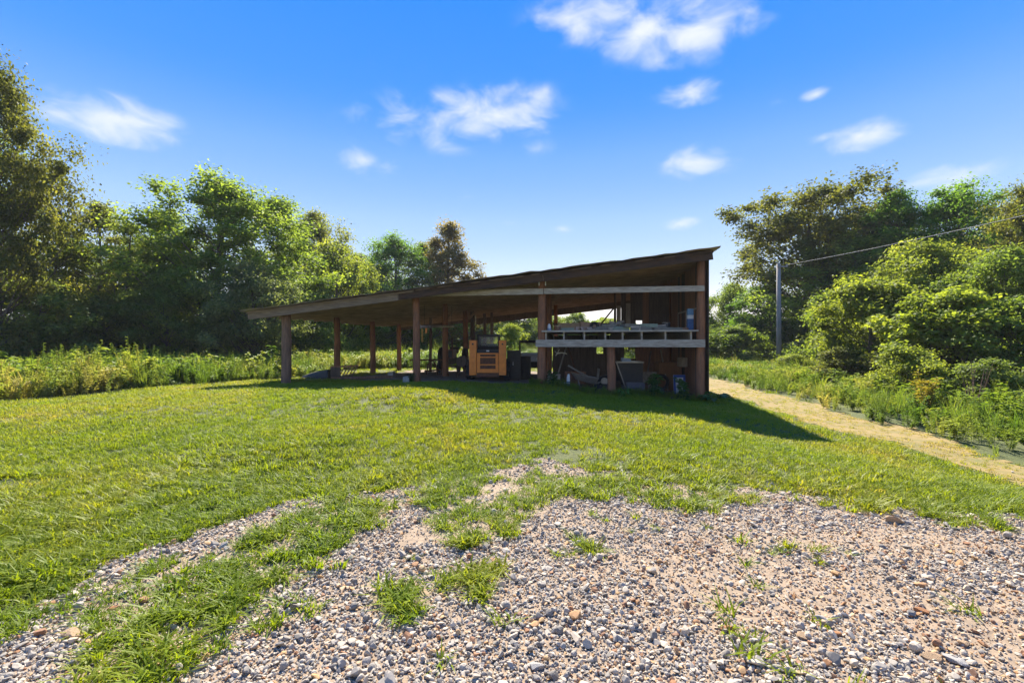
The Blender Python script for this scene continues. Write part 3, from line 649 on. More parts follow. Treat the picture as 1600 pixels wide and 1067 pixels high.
for x_ in (-.3, .3): MB().tube([V_(x_, -.02, .74), V_(x_, .05, .74)], .07, 12).build('headlight', m_white, uvh)
for x_ in (-.5, .5):
    for y_ in (.35, 1.6): t_ = MB().torus(V_(x_, y_, .30), (1, 0, 0), .2, .1, 20, 8).build('tyre', m_rub, uvh); MB().tube([V_(x_-.06, y_, .3), V_(x_+.06, y_, .3)], .13, 12).build('rim', m_silver, t_)
MB().box(V_(-.4, 1.0, .62), V_(.4, 1.45, .8)).build('seat', m_black, uvh)
# red tractor
m_red = simple('faded_red', (.20, .055, .04), .6, sc=6, bump=.05)
q = at(700, 20.6); tr = thing('old_tractor', 'old faded red tractor in the shade left of the loader', 'tractor', q); V_ = lambda x, y, z: q+Vector((x, y, z))
MB().box(V_(-.2, .1, .62), V_(.2, 1.5, 1.0)).build('hood', m_red, tr, bevel=.04); MB().box(V_(-.15, 0, .35), V_(.15, 2.0, .62)).build('chassis', m_dark, tr)
MB().box(V_(-.16, .085, .66), V_(.16, .1, .96)).build('grille', m_black, tr)
MB().tube([V_(.1, .6, 1.0), V_(.1, .6, 1.5)], .03, 8).build('exhaust', m_rust, tr); MB().torus(V_(0, 1.75, 1.15), (0, -.6, .8), .17, .015, 16, 6).build('steering_wheel', m_black, tr)
MB().tube([V_(0, 1.5, .95), V_(0, 1.75, 1.15)], .02, 6).build('steering_column', m_black, tr)
MB().box8([V_(-.2, 2.0, .8), V_(.2, 2.0, .8), V_(.2, 2.35, .8), V_(-.2, 2.35, .8), V_(-.22, 1.98, .87), V_(.22, 1.98, .87), V_(.22, 2.42, 1.1), V_(-.22, 2.42, 1.1)]).build('seat', m_black, tr, bevel=.02)
MB().box(V_(-.05, 1.9, .6), V_(.05, 2.3, .8)).build('seat_post', m_black, tr)
for x_ in (-.55, .55):
    t_ = MB().torus(V_(x_, 1.9, .55), (1, 0, 0), .42, .13, 24, 8).build('rear_tyre', m_rub, tr); MB().tube([V_(x_-.05, 1.9, .55), V_(x_+.05, 1.9, .55)], .31, 16).build('rim', m_red, t_)
    t_ = MB().torus(V_(x_*.75, .35, .27), (1, 0, 0), .19, .08, 18, 8).build('front_tyre', m_rub, tr); MB().tube([V_(x_*.75-.04, .35, .27), V_(x_*.75+.04, .35, .27)], .13, 12).build('rim', m_red, t_)
MB().box(V_(-.5, 1.85, .5), V_(.5, 1.95, .6)).box(V_(-.4, .31, .24), V_(.4, .39, .32)).build('axle', m_dark, tr)
# implement pieces on the ground near the tractor
q = at(678, 19.5); o = MB()
o.tube([q+Vector((-.3, 0, .02)), q+Vector((-.25, .1, .45)), q+Vector((-.05, .1, .6)), q+Vector((.1, 0, .35)), q+Vector((.15, 0, .0))], .03, 8)
o.tube([q+Vector((-.4, .1, .15)), q+Vector((.4, .1, .22))], .035, 8); o.tube([q+Vector((.3, 0, 0)), q+Vector((.32, .1, .5))], .03, 8)
o = o.build('cultivator_frame', m_rust, None, smooth=True, loc=q); tag(o, 'rusty bent-tine cultivator frame on the barn floor behind the second front post', 'implement')
# ceiling pipe with hangers
A, C = B(8.6, .2, 2.18), B(8.35, 3.5, 2.30)
pp = thing('hanging_pipe', 'grey pipe slung under the roof between the second row posts', 'pipe', A)
MB().tube([A, C], .05, 10).build('pipe', m_tin, pp, smooth=True); MB().tube([A-Vector((0, .04, 0)), A+Vector((0, .02, 0))], .06, 10).build('end_cap', m_pale, pp)
MB().box(A+Vector((.03, .0, -.5)), A+Vector((.085, .02, -.06))).build('hanging_strap', simple('yellow_strap', (.55, .30, .05), .8), pp)
MB().beam(A+Vector((.1, .5, .02)), A+Vector((.1, .5, -.2)), .06, .02).build('hanger', m_orange, pp); MB().beam(A+Vector((.02, .6, .03)), A+Vector((.02, .6, .75)), .012, .012).beam(C+Vector((-.02, -.3, .03)), C+Vector((-.02, -.3, .75)), .012, .012).build('wire_hanger', m_black, pp)
# wedge under tarp and slatted rack at left
m_tarp = simple('black_tarp', (.045, .04, .034), .4, sc=5, bump=.4)
q = at(493, 19.3); o = MB()
o.box8([q+Vector(p) for p in ((-.62, -.1, .0), (.55, -.1, .0), (.55, .9, .0), (-.62, .9, .0), (-.5, .05, .14), (.5, -.02, .36), (.5, .8, .38), (-.3, .8, .26))])
o = o.build('tarp_wedge', m_tarp, None, bevel=.04, loc=q); tag(o, 'low black tarp-covered wedge on the grass inside the left post', 'tarp')
q = at(537, 18.8); rk = thing('slatted_rack', 'brown wooden rack with slanted slats beside the black tarp', 'rack', q)
MB().beam(q+Vector((-.5, 0, .46)), q+Vector((.52, .1, .5)), .05, .06).build('top_rail', m_brown, rk); MB().beam(q+Vector((-.5, 0, .04)), q+Vector((.2, 0, .04)), .05, .06).build('bottom_rail', m_brown, rk)
MB().box(q+Vector((-.5, -.02, .05)), q+Vector((-.12, .02, .44))).build('side_panel', m_dark, rk)
for i in range(5): x_ = -.1+i*.085; MB().beam(q+Vector((x_-.1+.03*i, .02, .04)), q+Vector((x_+.12+.04*i, .04, .46)), .05, .03).build('slat', m_brown, rk)
q = at(500, 18.2); o = MB().beam(q+Vector((-.6, 0, .02)), q+Vector((.7, .1, .02)), .14, .035).build('plank', m_grey, None, loc=q); tag(o, 'grey plank lying in grass in front of the black tarp', 'plank')
# blocks
m_conc = simple('concrete', (.33, .31, .27), .9, sc=12, bump=.2)
def cinder(px, D, rz, label):
    q = at(px, D); M = Matrix.Translation(q) @ Matrix.Rotation(rz, 4, 'Z'); m = MB()
    m.box((-.2, -.1, 0), (.2, -.065, .2), M).box((-.2, .065, 0), (.2, .1, .2), M)
    for x_ in (-.2, -.018, .165): m.box((x_, -.065, 0), (x_+.035, .065, .2), M)
    o = m.build('concrete_block', m_conc, None, loc=q); return tag(o, label, 'block', 'concrete blocks by the barn')
cinder(612, 18.6, 1.57, 'hollow concrete block standing between the left rear posts'); cinder(637, 15.4, 1.5, 'pale concrete block left of the second front post')
q = at(570, 17.6); o = MB().tube([q+Vector((-.9, 0, .04)), q+Vector((.9, .5, .05))], .06, 8, jit=.1).build('log', m_postgrey, None, loc=q); tag(o, 'thin log lying on the ground under the left bay', 'log')
# under the loft
def q_(px, D): return at(px, D)
m_galv = simple('galvanised', (.33, .30, .26), .4, .5, sc=6, bump=.05)
q = q_(918, 16.0); wb = thing('wheelbarrow', 'tipped grey wheelbarrow with bent tubes under the loft', 'wheelbarrow', q); V_ = lambda x, y, z: q+Vector((x, y, z))
for y_ in (0, .18): MB().tube([V_(-.62, y_, .72), V_(-.25, y_, .5), V_(.2, y_+.02, .28), V_(.36, y_+.05, .30), V_(.40, y_+.08, .62)], .028, 8).build('handle', m_galv, wb, smooth=True)
MB().box8([V_(-.35, .05, .25), V_(.25, .05, .1), V_(.25, .45, .1), V_(-.35, .45, .25), V_(-.5, -.05, .48), V_(.38, -.05, .3), V_(.38, .6, .3), V_(-.5, .6, .48)]).build('tray', m_galv, wb, bevel=.02)
t_ = MB().torus(V_(.58, .1, .2), (.3, 1, 0), .17, .045, 20, 8).build('tyre', m_rub, wb); MB().tube([V_(.58, .07, .2), V_(.58, .13, .2)], .12, 12).build('rim', m_galv, t_)
MB().tube([V_(-.3, .1, .25), V_(-.25, .05, 0)], .02, 6).tube([V_(.25, .1, .12), V_(.58, .1, .2)], .02, 6).build('leg', m_galv, wb)
q = q_(888, 15.3); jg = thing('white_jug', 'white plastic jug with blue band under the loft', 'jug', q)
MB().tube([q, q+Vector((0, 0, .14))], .055, 12).build('band', simple('blue_plastic', (.06, .12, .4), .5), jg, smooth=False); MB().tube([q+Vector((0, 0, .14)), q+Vector((0, 0, .24)), q+Vector((.01, 0, .33)), q+Vector((.01, 0, .37))], [.055, .055, .04, .022], 12).build('body', m_white, jg)
q = q_(870, 15.2); o = MB().beam(q+Vector((-.3, 0, .05)), q+Vector((.4, .1, .03)), .12, .04).build('plank', m_white, None, loc=q); tag(o, 'white painted plank on the ground beside the middle tall post', 'plank')
q = q_(866, 16); o = MB().box(q+Vector((-.2, 0, 0)), q+Vector((.2, .3, .26))).box(q+Vector((-.22, -.02, .26)), q+Vector((.22, .32, .285))).build('crate', m_grey, None, loc=q); tag(o, 'low grey lidded crate behind the white plank', 'crate')
q = P(872, 552, 15.2); o = MB()
o.tube([q+Vector((-.08, 0, -.08)), q+Vector((-.02, 0, .0)), q+Vector((.12, 0, .02)), q+Vector((.26, 0, -.01)), q+Vector((.28, 0, -.04))], [.01, .022, .02, .014, .006], 8); o.tube([q+Vector((-.02, 0, 0)), q+Vector((.02, 0, .09)), q+Vector((.05, 0, .13))], [.016, .012, .005], 8); o.tube([q+Vector((-.03, 0, -.02)), q+Vector((-.09, 0, .06)), q+Vector((-.12, 0, .07))], [.014, .01, .005], 8)
o.tube([q+Vector((0, 0, .0)), q+Vector((0, .02, .30))], .004, 5)
o = o.build('antler', simple('bone', (.62, .55, .40), .7), None, smooth=True, loc=q); tag(o, 'pale antler hanging under the loft next to the middle tall post', 'antler')
q = q_(984, 15.6); hp = thing('feed_hopper', 'dark steel hopper with sloping sides behind the short post', 'hopper', q); V_ = lambda x, y, z: q+Vector((x, y, z))
MB().box8([V_(-.12, 0, .12), V_(.42, 0, .12), V_(.42, .6, .12), V_(-.12, .6, .12), V_(-.42, -.05, .92), V_(.42, -.05, .92), V_(.42, .7, .92), V_(-.42, .7, .92)]).build('body', m_char, hp, bevel=.01)
MB().box(V_(-.45, -.07, .92), V_(.45, .72, .96)).build('rim', m_galv, hp); MB().beam(V_(-.44, -.06, .92), V_(-.14, -.02, .12), .03, .03).build('edge_strip', m_galv, hp)
MB().box(V_(-.14, -.2, .0), V_(.44, .58, .30)).build('base', simple('slate_paint', (.10, .10, .12), .6), hp, bevel=.01)
q = q+Vector((-.22, .05, .96)); o = MB().box8([q+Vector(p) for p in ((-.02, 0, 0), (.28, 0, 0), (.28, .2, 0), (-.02, .2, 0), (.0, .0, .12), (.25, .0, .1), (.25, .2, .1), (.0, .2, .12))]).build('carton', simple('pale_blue', (.35, .45, .62), .6), None, loc=q); tag(o, 'small pale blue carton on top of the steel hopper', 'carton')
q = q_(1016, 16.6); o = MB().box8([q+Vector(p) for p in ((-.28, 0, 0), (.28, 0, 0), (.28, .04, 0), (-.28, .04, 0), (-.28, .2, .62), (.28, .2, .62), (.28, .24, .62), (-.28, .24, .62))]).build('panel_sheet', m_pale, None, loc=q); tag(o, 'dull pale sheet leaning behind the steel hopper', 'panel')
q = q_(1033, 16.1); o = MB().torus(q+Vector((0, .1, .31)), (0, 1, .25), .25, .055, 24, 8).build('tyre', m_rub, None, smooth=True, loc=q); tag(o, 'worn tyre standing right of the pale sheet', 'tyre')
# blue and white panel
q = q_(1064, 15.6); bw = thing('window_panel', 'blue-edged white panel with a grey pane leaning on the right wall', 'panel', q); V_ = lambda x, y, z: q+Vector((x, y, z))
m_blue = simple('blue_trim', (.05, .11, .42), .5); lean = .12
def lbox(x0, x1, z0, z1, d0, d1, name, mat, par):
    f = lambda x, d, z: V_(x, z*lean+d, z); return MB().box8([f(x0, d0, z0), f(x1, d0, z0), f(x1, d1, z0), f(x0, d1, z0), f(x0, d0, z1), f(x1, d0, z1), f(x1, d1, z1), f(x0, d1, z1)]).build(name, mat, par)
pn = lbox(-.22, .16, 0, .62, .0, .03, 'sheet', m_white, bw); lbox(-.22, .16, .54, .62, -.012, -.001, 'trim', m_blue, bw); lbox(.09, .16, 0, .54, -.012, -.001, 'trim', m_blue, bw); lbox(-.22, -.16, 0, .54, -.012, -.001, 'trim', m_blue, bw)
lbox(-.07, .03, .30, .44, -.008, -.001, 'pane', m_char, bw); lbox(-.07, .03, .04, .14, -.008, -.001, 'pane', m_char, bw)
q = B(.02, 1.9, 1.02); o = MB().beam(q+Vector((-.08, -.15, .0)), q+Vector((-.08, .25, .0)), .2, .3).build('wall_box', m_pale, None, loc=q); tag(o, 'cream box on the right wall below the loft', 'box')
q = B(.25, 2.9, 0); q.z = gz(q.x, q.y); o = MB().box(q+Vector((-.45, 0, 0)), q+Vector((.35, .6, .95))).box(q+Vector((-.47, -.02, .95)), q+Vector((.37, .62, .99))).build('cabinet', simple('orange_wood', (.30, .135, .05), .7, sc=4, stretch=(4, 4, .6)), None, loc=q, bevel=.01); tag(o, 'orange-brown wooden cabinet at the far end of the right wall under the loft', 'cabinet')
q = q_(1026, 14.6); o = MB().tube([q, q+Vector((0, 0, .16)), q+Vector((0, 0, .27)), q+Vector((0, 0, .31))], [.24, .23, .15, .03], 16).build('tub', simple('mossy', (.05, .07, .035), .9), None, smooth=True, loc=q); tag(o, 'upturned dark mossy tub in the grass left of the corner post', 'tub')
# on the loft
lz = 2.015
def lp(px, s_): k = (px-CX)/F; a_ = (5.47+.13*s_-k*(14+.9915*s_))/(.985+k*.173); return B(a_, s_, lz)
q = lp(858, .15); jb = thing('bleach_bottle', 'white bottle with pale blue base at the left end of the loft', 'bottle', q)
MB().tube([q, q+Vector((0, 0, .09))], .07, 10).build('base', simple('blue_grey', (.3, .38, .5), .6), jb); MB().tube([q+Vector((0, 0, .09)), q+Vector((0, 0, .17)), q+Vector((0, 0, .23))], [.055, .05, .02], 10).build('body', m_white, jb)
m_tan = simple('tan_brick', (.42, .30, .24), .9, sc=10)
q = lp(912, .2); bk = MB()
bk.box(q+Vector((-.24, 0, 0)), q+Vector((.26, .14, .035))).box(q+Vector((-.24, 0, .035)), q+Vector((-.17, .14, .10))).box(q+Vector((-.08, 0, .035)), q+Vector((0, .14, .10))).box(q+Vector((.10, 0, .035)), q+Vector((.26, .14, .10))).box(q+Vector((-.24, 0, .10)), q+Vector((.26, .14, .13)))
o = bk.build('air_brick', m_tan, None, loc=q); tag(o, 'pinkish tan block with two holes on the loft edge', 'block')
q = lp(890, 1.4); o = MB().box(q+Vector((-.34, 0, 0)), q+Vector((.34, .4, .30))).build('box', simple('cardboard', (.40, .27, .15), .8), None, loc=q); tag(o, 'cardboard box behind the bottle on the loft', 'box')
q = lp(925, 1.5); o = MB().box(q+Vector((-.38, 0, 0)), q+Vector((.30, .4, .32))).box(q+Vector((-.40, -.01, .32)), q+Vector((-.26, .3, .34))).build('box', simple('tan_card', (.46, .29, .19), .8), None, loc=q); tag(o, 'tan cardboard box in the middle of the loft under the sky opening', 'box')
q = lp(929, .9); o = MB().torus(q+Vector((0, .02, .16)), (.2, 1, 0), .11, .05, 18, 8).build('drum', m_black, None, smooth=True, loc=q); tag(o, 'small black wheel standing on the loft beside the tan box', 'wheel')
m_tray = simple('dark_tray', (.16, .15, .12), .6, sc=10)
k = 0
traylab = ['flat dark tray lowest in the left heap on the loft', 'thin grey-green slab near the middle of the loft', 'dark slab tilted on the left loft heap', 'grey-green tray at the foot of the leaning boards', 'dark tray in the middle tray heap', 'wide dark tray below the window gap', 'stacked dark tray right of the window gap', 'grey-green tray at the right end of the loft', 'last dark slab nearest the loft end wall']
for px, s_, wd_, dz in ((885, .25, .4, 0), (940, .22, .45, 0), (950, .25, .4, .11), (968, .2, .5, 0), (985, .22, .5, .11), (1002, .2, .6, 0), (1014, .25, .5, .11), (1034, .2, .55, 0), (1054, .22, .45, 0)):
    q = lp(px, s_)+Vector((0, 0, dz)); M = Matrix.Translation(q) @ Matrix.Rotation(rb_.uniform(-.4, .4), 4, 'Z') @ Matrix.Rotation(rb_.uniform(-.02, .05), 4, 'Y')
    o = MB().box((-wd_/2, -.16, .0), (wd_/2, .2, .06), M).box((-wd_/2, -.17, .06), (wd_/2, -.15, .10), M).box((-wd_/2, .18, .06), (wd_/2, .2, .10), M).box((-wd_*.3, -.1, .06), (wd_*.2, .12, .09+.05*(k % 2)), M).build('tray', m_tray if k % 3 else simple('tray_green', (.20, .25, .19), .6), None, loc=q); tag(o, traylab[k], 'tray', 'flat trays and slabs on the loft'); k += 1
boardlab = ['pale board leaning up on the loft left of the window gap', 'short thick board end lying across the loft heap', 'weathered stick lying over the loft trays']
for (p0, p1, wd_, hh), lb in zip((((946, 512, 14.7), (972, 502, 15.2), .16, .05), ((952, 503, 15.4), (980, 511, 15.3), .14, .08), ((985, 511, 14.4), (1040, 508, 14.5), .05, .04)), boardlab):
    o = MB().beam(P(*p0), P(*p1), wd_, hh).build('board', m_pale if wd_ > .1 else m_grey, None, loc=P(*p0)); tag(o, lb, 'board')
q = lp(1079, .35); cl = thing('blue_panel', 'tall blue and white panel leaning inside the corner post on the loft', 'panel', q)
MB().box(q+Vector((-.08, 0, 0)), q+Vector((.09, .1, .36))).build('lower_half', simple('denim_blue', (.07, .16, .34), .5), cl); MB().box(q+Vector((-.08, 0, .36)), q+Vector((.09, .1, .47))).build('stripe', m_white, cl); MB().box(q+Vector((-.08, 0, .47)), q+Vector((.09, .1, .66))).build('upper_half', simple('sky_blue', (.16, .32, .48), .5), cl)
# ---- more clutter
def can(q, r, h, mat, name, label, cat, lid=None):
    t = thing(name, label, cat, q); MB().tube([q, q+Vector((0, 0, h))], r, 14).build('body', mat, t); MB().tube([q+Vector((0, 0, h)), q+Vector((0, 0, h+.015))], r*1.06, 14).build('rim', lid or m_galv, t)
    MB().tube([q+Vector((-r, -.01, h*.9)), q+Vector((-r*.5, -r*1.02, h*.55)), q+Vector((r*.5, -r*1.02, h*.55)), q+Vector((r, -.01, h*.9))], .005, 5).build('handle', m_black, t); return t
can(lp(872, .3), .09, .16, simple('rust_can', (.28, .14, .07), .7), 'paint_can', 'rusty paint can left of the holed block on the loft', 'can')
can(lp(1041, .9), .12, .26, simple('black_bucket', (.05, .05, .05), .5), 'bucket', 'black bucket at the back of the loft near the right wall', 'bucket')
can(lp(962, .9), .11, .22, simple('olive_can', (.16, .17, .10), .6), 'bucket', 'olive bucket behind the leaning loft boards', 'bucket')
q = lp(1022, .8); o = MB().torus(q+Vector((0, 0, .05)), (0, 0, 1), .2, .05, 20, 8).torus(q+Vector((.02, 0, .13)), (.1, 0, 1), .18, .04, 20, 8).build('hose_coil', simple('green_hose', (.10, .16, .08), .5), None, smooth=True, loc=q); tag(o, 'coiled dark green hose among the loft trays', 'hose')
for i, (px, s_, L_, lb) in enumerate(((925, .12, .3, 'short offcut on the loft edge beside the holed block'), (1066, .3, .35, 'offcut of board at the right end of the loft'), (958, .1, .28, 'stub of timber on the loft edge above the short post'), (995, .12, .24, 'small timber stub on the loft edge right of the leaning boards'))):
    q = lp(px, s_); M = Matrix.Translation(q) @ Matrix.Rotation(.5*(-1)**i, 4, 'Z'); o = MB().box((-L_/2, -.06, 0), (L_/2, .06, .07+.02*i), M).build('offcut', (m_pale, m_brown, m_grey, m_pale)[i], None, loc=q, bevel=.006); tag(o, lb, 'offcut')
for i, (px, D, lean, L_, mt, lb) in enumerate(((868, 17.5, .5, 1.5, m_galv, 'long pipe leaning on the back wall at the left under the loft'), (905, 18.0, -.4, 1.4, m_rust, 'rusty pipe leaning on the back wall above the wheelbarrow'), (1008, 17.2, .3, 1.3, m_galv, 'thin pipe leaning behind the pale sheet'), (1044, 16.8, -.15, 1.4, m_grey, 'grey pole leaning near the right wall under the loft'))):
    q = q_(px, D); o = MB().tube([q, q+Vector((lean, .35, L_))], .028, 8).build('leaning_pipe', mt, None, smooth=True, loc=q); tag(o, lb, 'pipe')
q = q_(942, 15.4); t = thing('spare_tyre', 'dark tyre lying flat left of the short post', 'tyre', q); MB().torus(q+Vector((0, 0, .1)), (0, 0, 1), .24, .1, 24, 8).build('tread', m_rub, t, smooth=True); MB().torus(q+Vector((0, 0, .1)), (0, 0, 1), .15, .03, 20, 6).build('bead', m_black, t, smooth=True)
q = q_(1003, 16.0); t = thing('motor_housing', 'small rusty motor on the ground right of the hopper', 'motor', q); MB().tube([q+Vector((-.16, 0, .16)), q+Vector((.16, 0, .16))], .14, 14).build('housing', m_rust, t); MB().tube([q+Vector((.16, 0, .16)), q+Vector((.26, 0, .16))], .03, 8).build('shaft', m_galv, t); MB().box(q+Vector((-.14, -.12, 0)), q+Vector((.14, .12, .05))).build('foot', m_dark, t)
q = q_(900, 16.8); t = thing('wooden_crate', 'dark slatted crate behind the wheelbarrow', 'crate', q)
for zz in (.02, .17, .32): MB().box(q+Vector((-.35, -.02, zz)), q+Vector((.35, .0, zz+.11))).box(q+Vector((-.35, .4, zz)), q+Vector((.35, .42, zz+.11))).build('slat', m_brown, t)
for x_ in (-.35, .31): MB().box(q+Vector((x_, .0, 0)), q+Vector((x_+.04, .4, .43))).build('end_panel', m_brown, t)
q = q_(818, 18.6); t = thing('oil_drum', 'dark steel drum between the cabinet and the middle tall post', 'drum', q); MB().tube([q, q+Vector((0, 0, .86))], .28, 20).build('barrel', m_char, t)
for zz in (.02, .29, .57, .84): MB().torus(q+Vector((0, 0, zz)), (0, 0, 1), .282, .014, 20, 6).build('hoop', m_black, t)
q = q_(722, 18.6); t = thing('fuel_tank', 'dark horizontal tank on legs behind the loader at left', 'tank', q); MB().tube([q+Vector((0, -.35, .62)), q+Vector((0, .5, .62))], .2, 16).build('shell', m_dark, t)
for x_, y_ in ((-.15, -.3), (.15, -.3), (-.15, .45), (.15, .45)): MB().beam(q+Vector((x_*1.2, y_, 0)), q+Vector((x_*.8, y_, .5)), .03, .03).build('leg', m_rust, t)
q = q_(668, 21.5); t = thing('hay_rake', 'dark old implement with curved tines between the second row posts', 'implement', q); MB().tube([q+Vector((-.8, 0, .55)), q+Vector((.7, 0, .55))], .035, 8).build('beam', m_rust, t)
for i in range(8): x_ = -.7+i*.19; MB().tube([q+Vector((x_, 0, .55)), q+Vector((x_, .25, .45)), q+Vector((x_, .28, .15)), q+Vector((x_, .05, .02))], .012, 5).build('tine', m_rust, t)
# framed opening on right wall above the loft
fr = MB(); A, C = B(-.11, 1.0, 2.15), B(-.11, 3.4, 2.75)
fr.beam(B(-.10, 1.0, 2.72), B(-.10, 3.6, 2.72), .03, .05).beam(B(-.10, 3.6, 2.1), B(-.10, 3.6, 2.72), .03, .05).beam(B(-.10, 2.3, 2.1), B(-.10, 2.3, 2.72), .03, .04)
fr = fr.build('wall_frame', m_grey, barn)

# ------------------------------------------------------------------ utility pole and wire
q = Vector((16.55, 30, H(16.55, 30))); m_pole = simple('grey_pole', (.30, .27, .24), .9, sc=3, stretch=(5, 5, .4), bump=.3)
up_ = thing('utility_pole', 'grey wooden utility pole rising from the weeds right of the barn', 'pole', q)
MB().tube([q+Vector((0, 0, -.4)), q+Vector((.02, 0, 3)), q+Vector((0, 0, 6.5))], [.15, .135, .115], 12).build('shaft', m_pole, up_, smooth=True)
MB().beam(q+Vector((-.14, -.13, 6.32)), q+Vector((.5, -.13, 6.32)), .07, .09).build('crossarm', m_pole, up_)
MB().tube([q+Vector((.45, -.13, 6.365)), q+Vector((.45, -.13, 6.48))], [.05, .03], 8).build('insulator', m_galv, up_)
w0 = q+Vector((.45, -.13, 6.43)); w1 = Vector((18.2, -7, 6.6)); m = MB(); pts = []
for i in range(41): t = i/40; p = w0.lerp(w1, t); p.z -= 4*.55*t*(1-t); pts.append(p)
o = m.tube(pts, .012, 5).build('power_line', simple('wire', (.25, .25, .25), .6), None, smooth=True, loc=w0); tag(o, 'single power line running from the pole over the right trees', 'wire')
# ------------------------------------------------------------------ trees
m_bark = simple('bark', (.15, .115, .085), .95, sc=5, stretch=(5, 5, .8), col2=(.06, .045, .035), bump=.5)
m_leaf = leaf_mat('tree_leaf', [(0, (.5, .55, .5)), (.5, (1, 1, 1)), (1, (1.7, 1.5, 1.2))], False, trans=.6, rough=.6, objcol=True, tmul=(1.5, 1.4, .65))
def tree_proto(seed, Ht, Rc, cb, shape, K, nl, leaf, rcl, trunk_r, spray=False):
    r = random.Random(seed); g = np.random.default_rng(seed); tb = MB()
    ph = r.uniform(0, 6.28); bend = [Vector((r.uniform(-.03, .03)*Ht, r.uniform(-.03, .03)*Ht, 0)) for _ in range(3)]
    def tp(u): return Vector((0, 0, Ht*u))+bend[0]*math.sin(u*3.1)+bend[1]*math.sin(u*6)*.4
    us = [i/9*.93 for i in range(10)]; tb.tube([tp(u)-Vector((0, 0, .3 if u == 0 else 0)) for u in us], [trunk_r*(1-u)**.8*(1.5 if u == 0 else 1)+.012 for u in us], 9, jit=.06, rnd=r)
    prof = {'round': lambda t: max(0, 1-(2*t-.9)**2)**.55 if t < .96 else .25, 'oak': lambda t: math.sin(math.pi*min(1, .12+t*.85)**.85)**.6, 'cone': lambda t: (1-t)**.75*.95+.08, 'bush': lambda t: max(0, 1-t*t)**.5, 'flat': lambda t: math.sin(math.pi*(.2+.7*t))**.5}[shape]
    C = []
    for k in range(K):
        t = r.random()**.9; th = r.uniform(0, 6.283); lobe = 1+.26*math.sin(3*th+ph+4*t)+.18*math.sin(5*th-ph*2+9*t); shoot = r.random() < .14; lobe *= 1.14 if shoot else 1
        rr = Rc*prof(t)*lobe*math.sqrt(r.uniform(.7 if shoot else .12, 1)); z = Ht*(cb+(1-cb)*t*.96)*(1.03 if shoot else 1)
        c = tp(min(.95, z/Ht)); c = Vector((c.x+rr*math.cos(th), c.y+rr*math.sin(th), z+r.uniform(-.3, .3)*rcl)); C.append((c, th, rr))
        z0 = max(.12*Ht, z-rr*r.uniform(.5, .9)-.3); z0 = min(z0, .9*Ht); s = tp(z0/Ht); mid = s.lerp(c, .5)+Vector((r.uniform(-.1, .1)*rr, r.uniform(-.1, .1)*rr, -.06*rr))
        br = trunk_r*.28*(1-z0/Ht)+.012; tb.tube([s, mid, c+Vector((0, 0, .2*rcl))], [br, br*.6, .008], 5, cap=False)
    V = []; T = []
    cen = np.array([tuple(c) for c, _, _ in C]); cs = g.uniform(.5, 1.4, K)*rcl; n = int(nl)
    ci = np.repeat(np.arange(K), n); Nn = len(ci)
    d = g.normal(size=(Nn, 3)); d /= np.linalg.norm(d, axis=1)[:, None]
    rad = g.random(Nn)**.5; fl = np.array([1.1, 1.1, .72])
    # sub-twigs: snap leaves to a few twig directions within each clump
    tw = g.normal(size=(K, 9, 3)); tw /= np.linalg.norm(tw, axis=2)[:, :, None]; ti = g.integers(0, 9, Nn)
    d = d*.55+tw[ci, ti]*.75
    p = cen[ci]+d*fl*(rad*cs[ci])[:, None]
    nrm = d*.5+np.array([0, 0, .75])+g.normal(size=(Nn, 3))*.55; nrm /= np.linalg.norm(nrm, axis=1)[:, None]
    a = np.cross(nrm, d+g.normal(size=(Nn, 3))*.8); a /= np.linalg.norm(a, axis=1)[:, None]; b = np.cross(nrm, a)
    sz = leaf*g.uniform(.6, 1.25, Nn)[:, None]
    V = np.stack([p-b*sz*.55, p+a*sz*.34+nrm*sz*.05, p+b*sz*.55-nrm*sz*.12, p-a*sz*.34+nrm*sz*.05], 1).reshape(-1, 3)
    Fq = np.arange(Nn*4).reshape(-1, 4)
    tint = np.clip(.42+g.normal(0, .16, K)[ci]+g.normal(0, .13, Nn), 0, 1)
    crown = mesh_np('crown', V, Fq, m_leaf, {'tint': np.repeat(tint, 4)})
    me = bpy.data.meshes.new('trunk'); me.from_pydata([tuple(v) for v in tb.v], [], tb.f); me.validate(); me.polygons.foreach_set('use_smooth', np.ones(len(me.polygons), bool)); me.materials.append(m_bark)
    return me, crown, Ht, Rc
PR = {'oakA': tree_proto(1, 12, 3.6, .12, 'oak', 160, 340, 0.160, 1.15, .22), 'oakB': tree_proto(2, 12, 3.2, .10, 'round', 165, 330, 0.152, .95, .2),
      'tall': tree_proto(3, 12, 2.2, .22, 'round', 62, 357, 0.144, .8, .15), 'sparse': tree_proto(4, 11, 2.0, .3, 'round', 40, 289, 0.136, .7, .12),
      'cone': tree_proto(5, 11, 2.4, .15, 'cone', 80, 357, 0.152, .8, .18), 'flat': tree_proto(6, 12, 4.0, .45, 'flat', 100, 425, 0.176, 1.05, .26),
      'bushA': tree_proto(7, 4.5, 2.3, .02, 'bush', 85, 391, 0.136, .65, .08), 'bushB': tree_proto(8, 4, 2.2, .02, 'bush', 75, 374, 0.152, .62, .07),
      'leafy': tree_proto(9, 7, 2.8, .06, 'round', 100, 391, 0.152, .8, .12), 'shrub': tree_proto(10, 2.6, 1.5, .0, 'bush', 50, 289, 0.104, .45, .04)}
GR = {'dark': (.15, .205, .05), 'green': (.16, .23, .045), 'mid': (.155, .225, .04), 'yell': (.205, .255, .04), 'lime': (.24, .305, .045), 'brown': (.135, .15, .036), 'rust': (.20, .165, .042), 'olive': (.155, .18, .042), 'sage': (.165, .205, .085), 'emer': (.10, .195, .028)}
rt = random.Random(77)
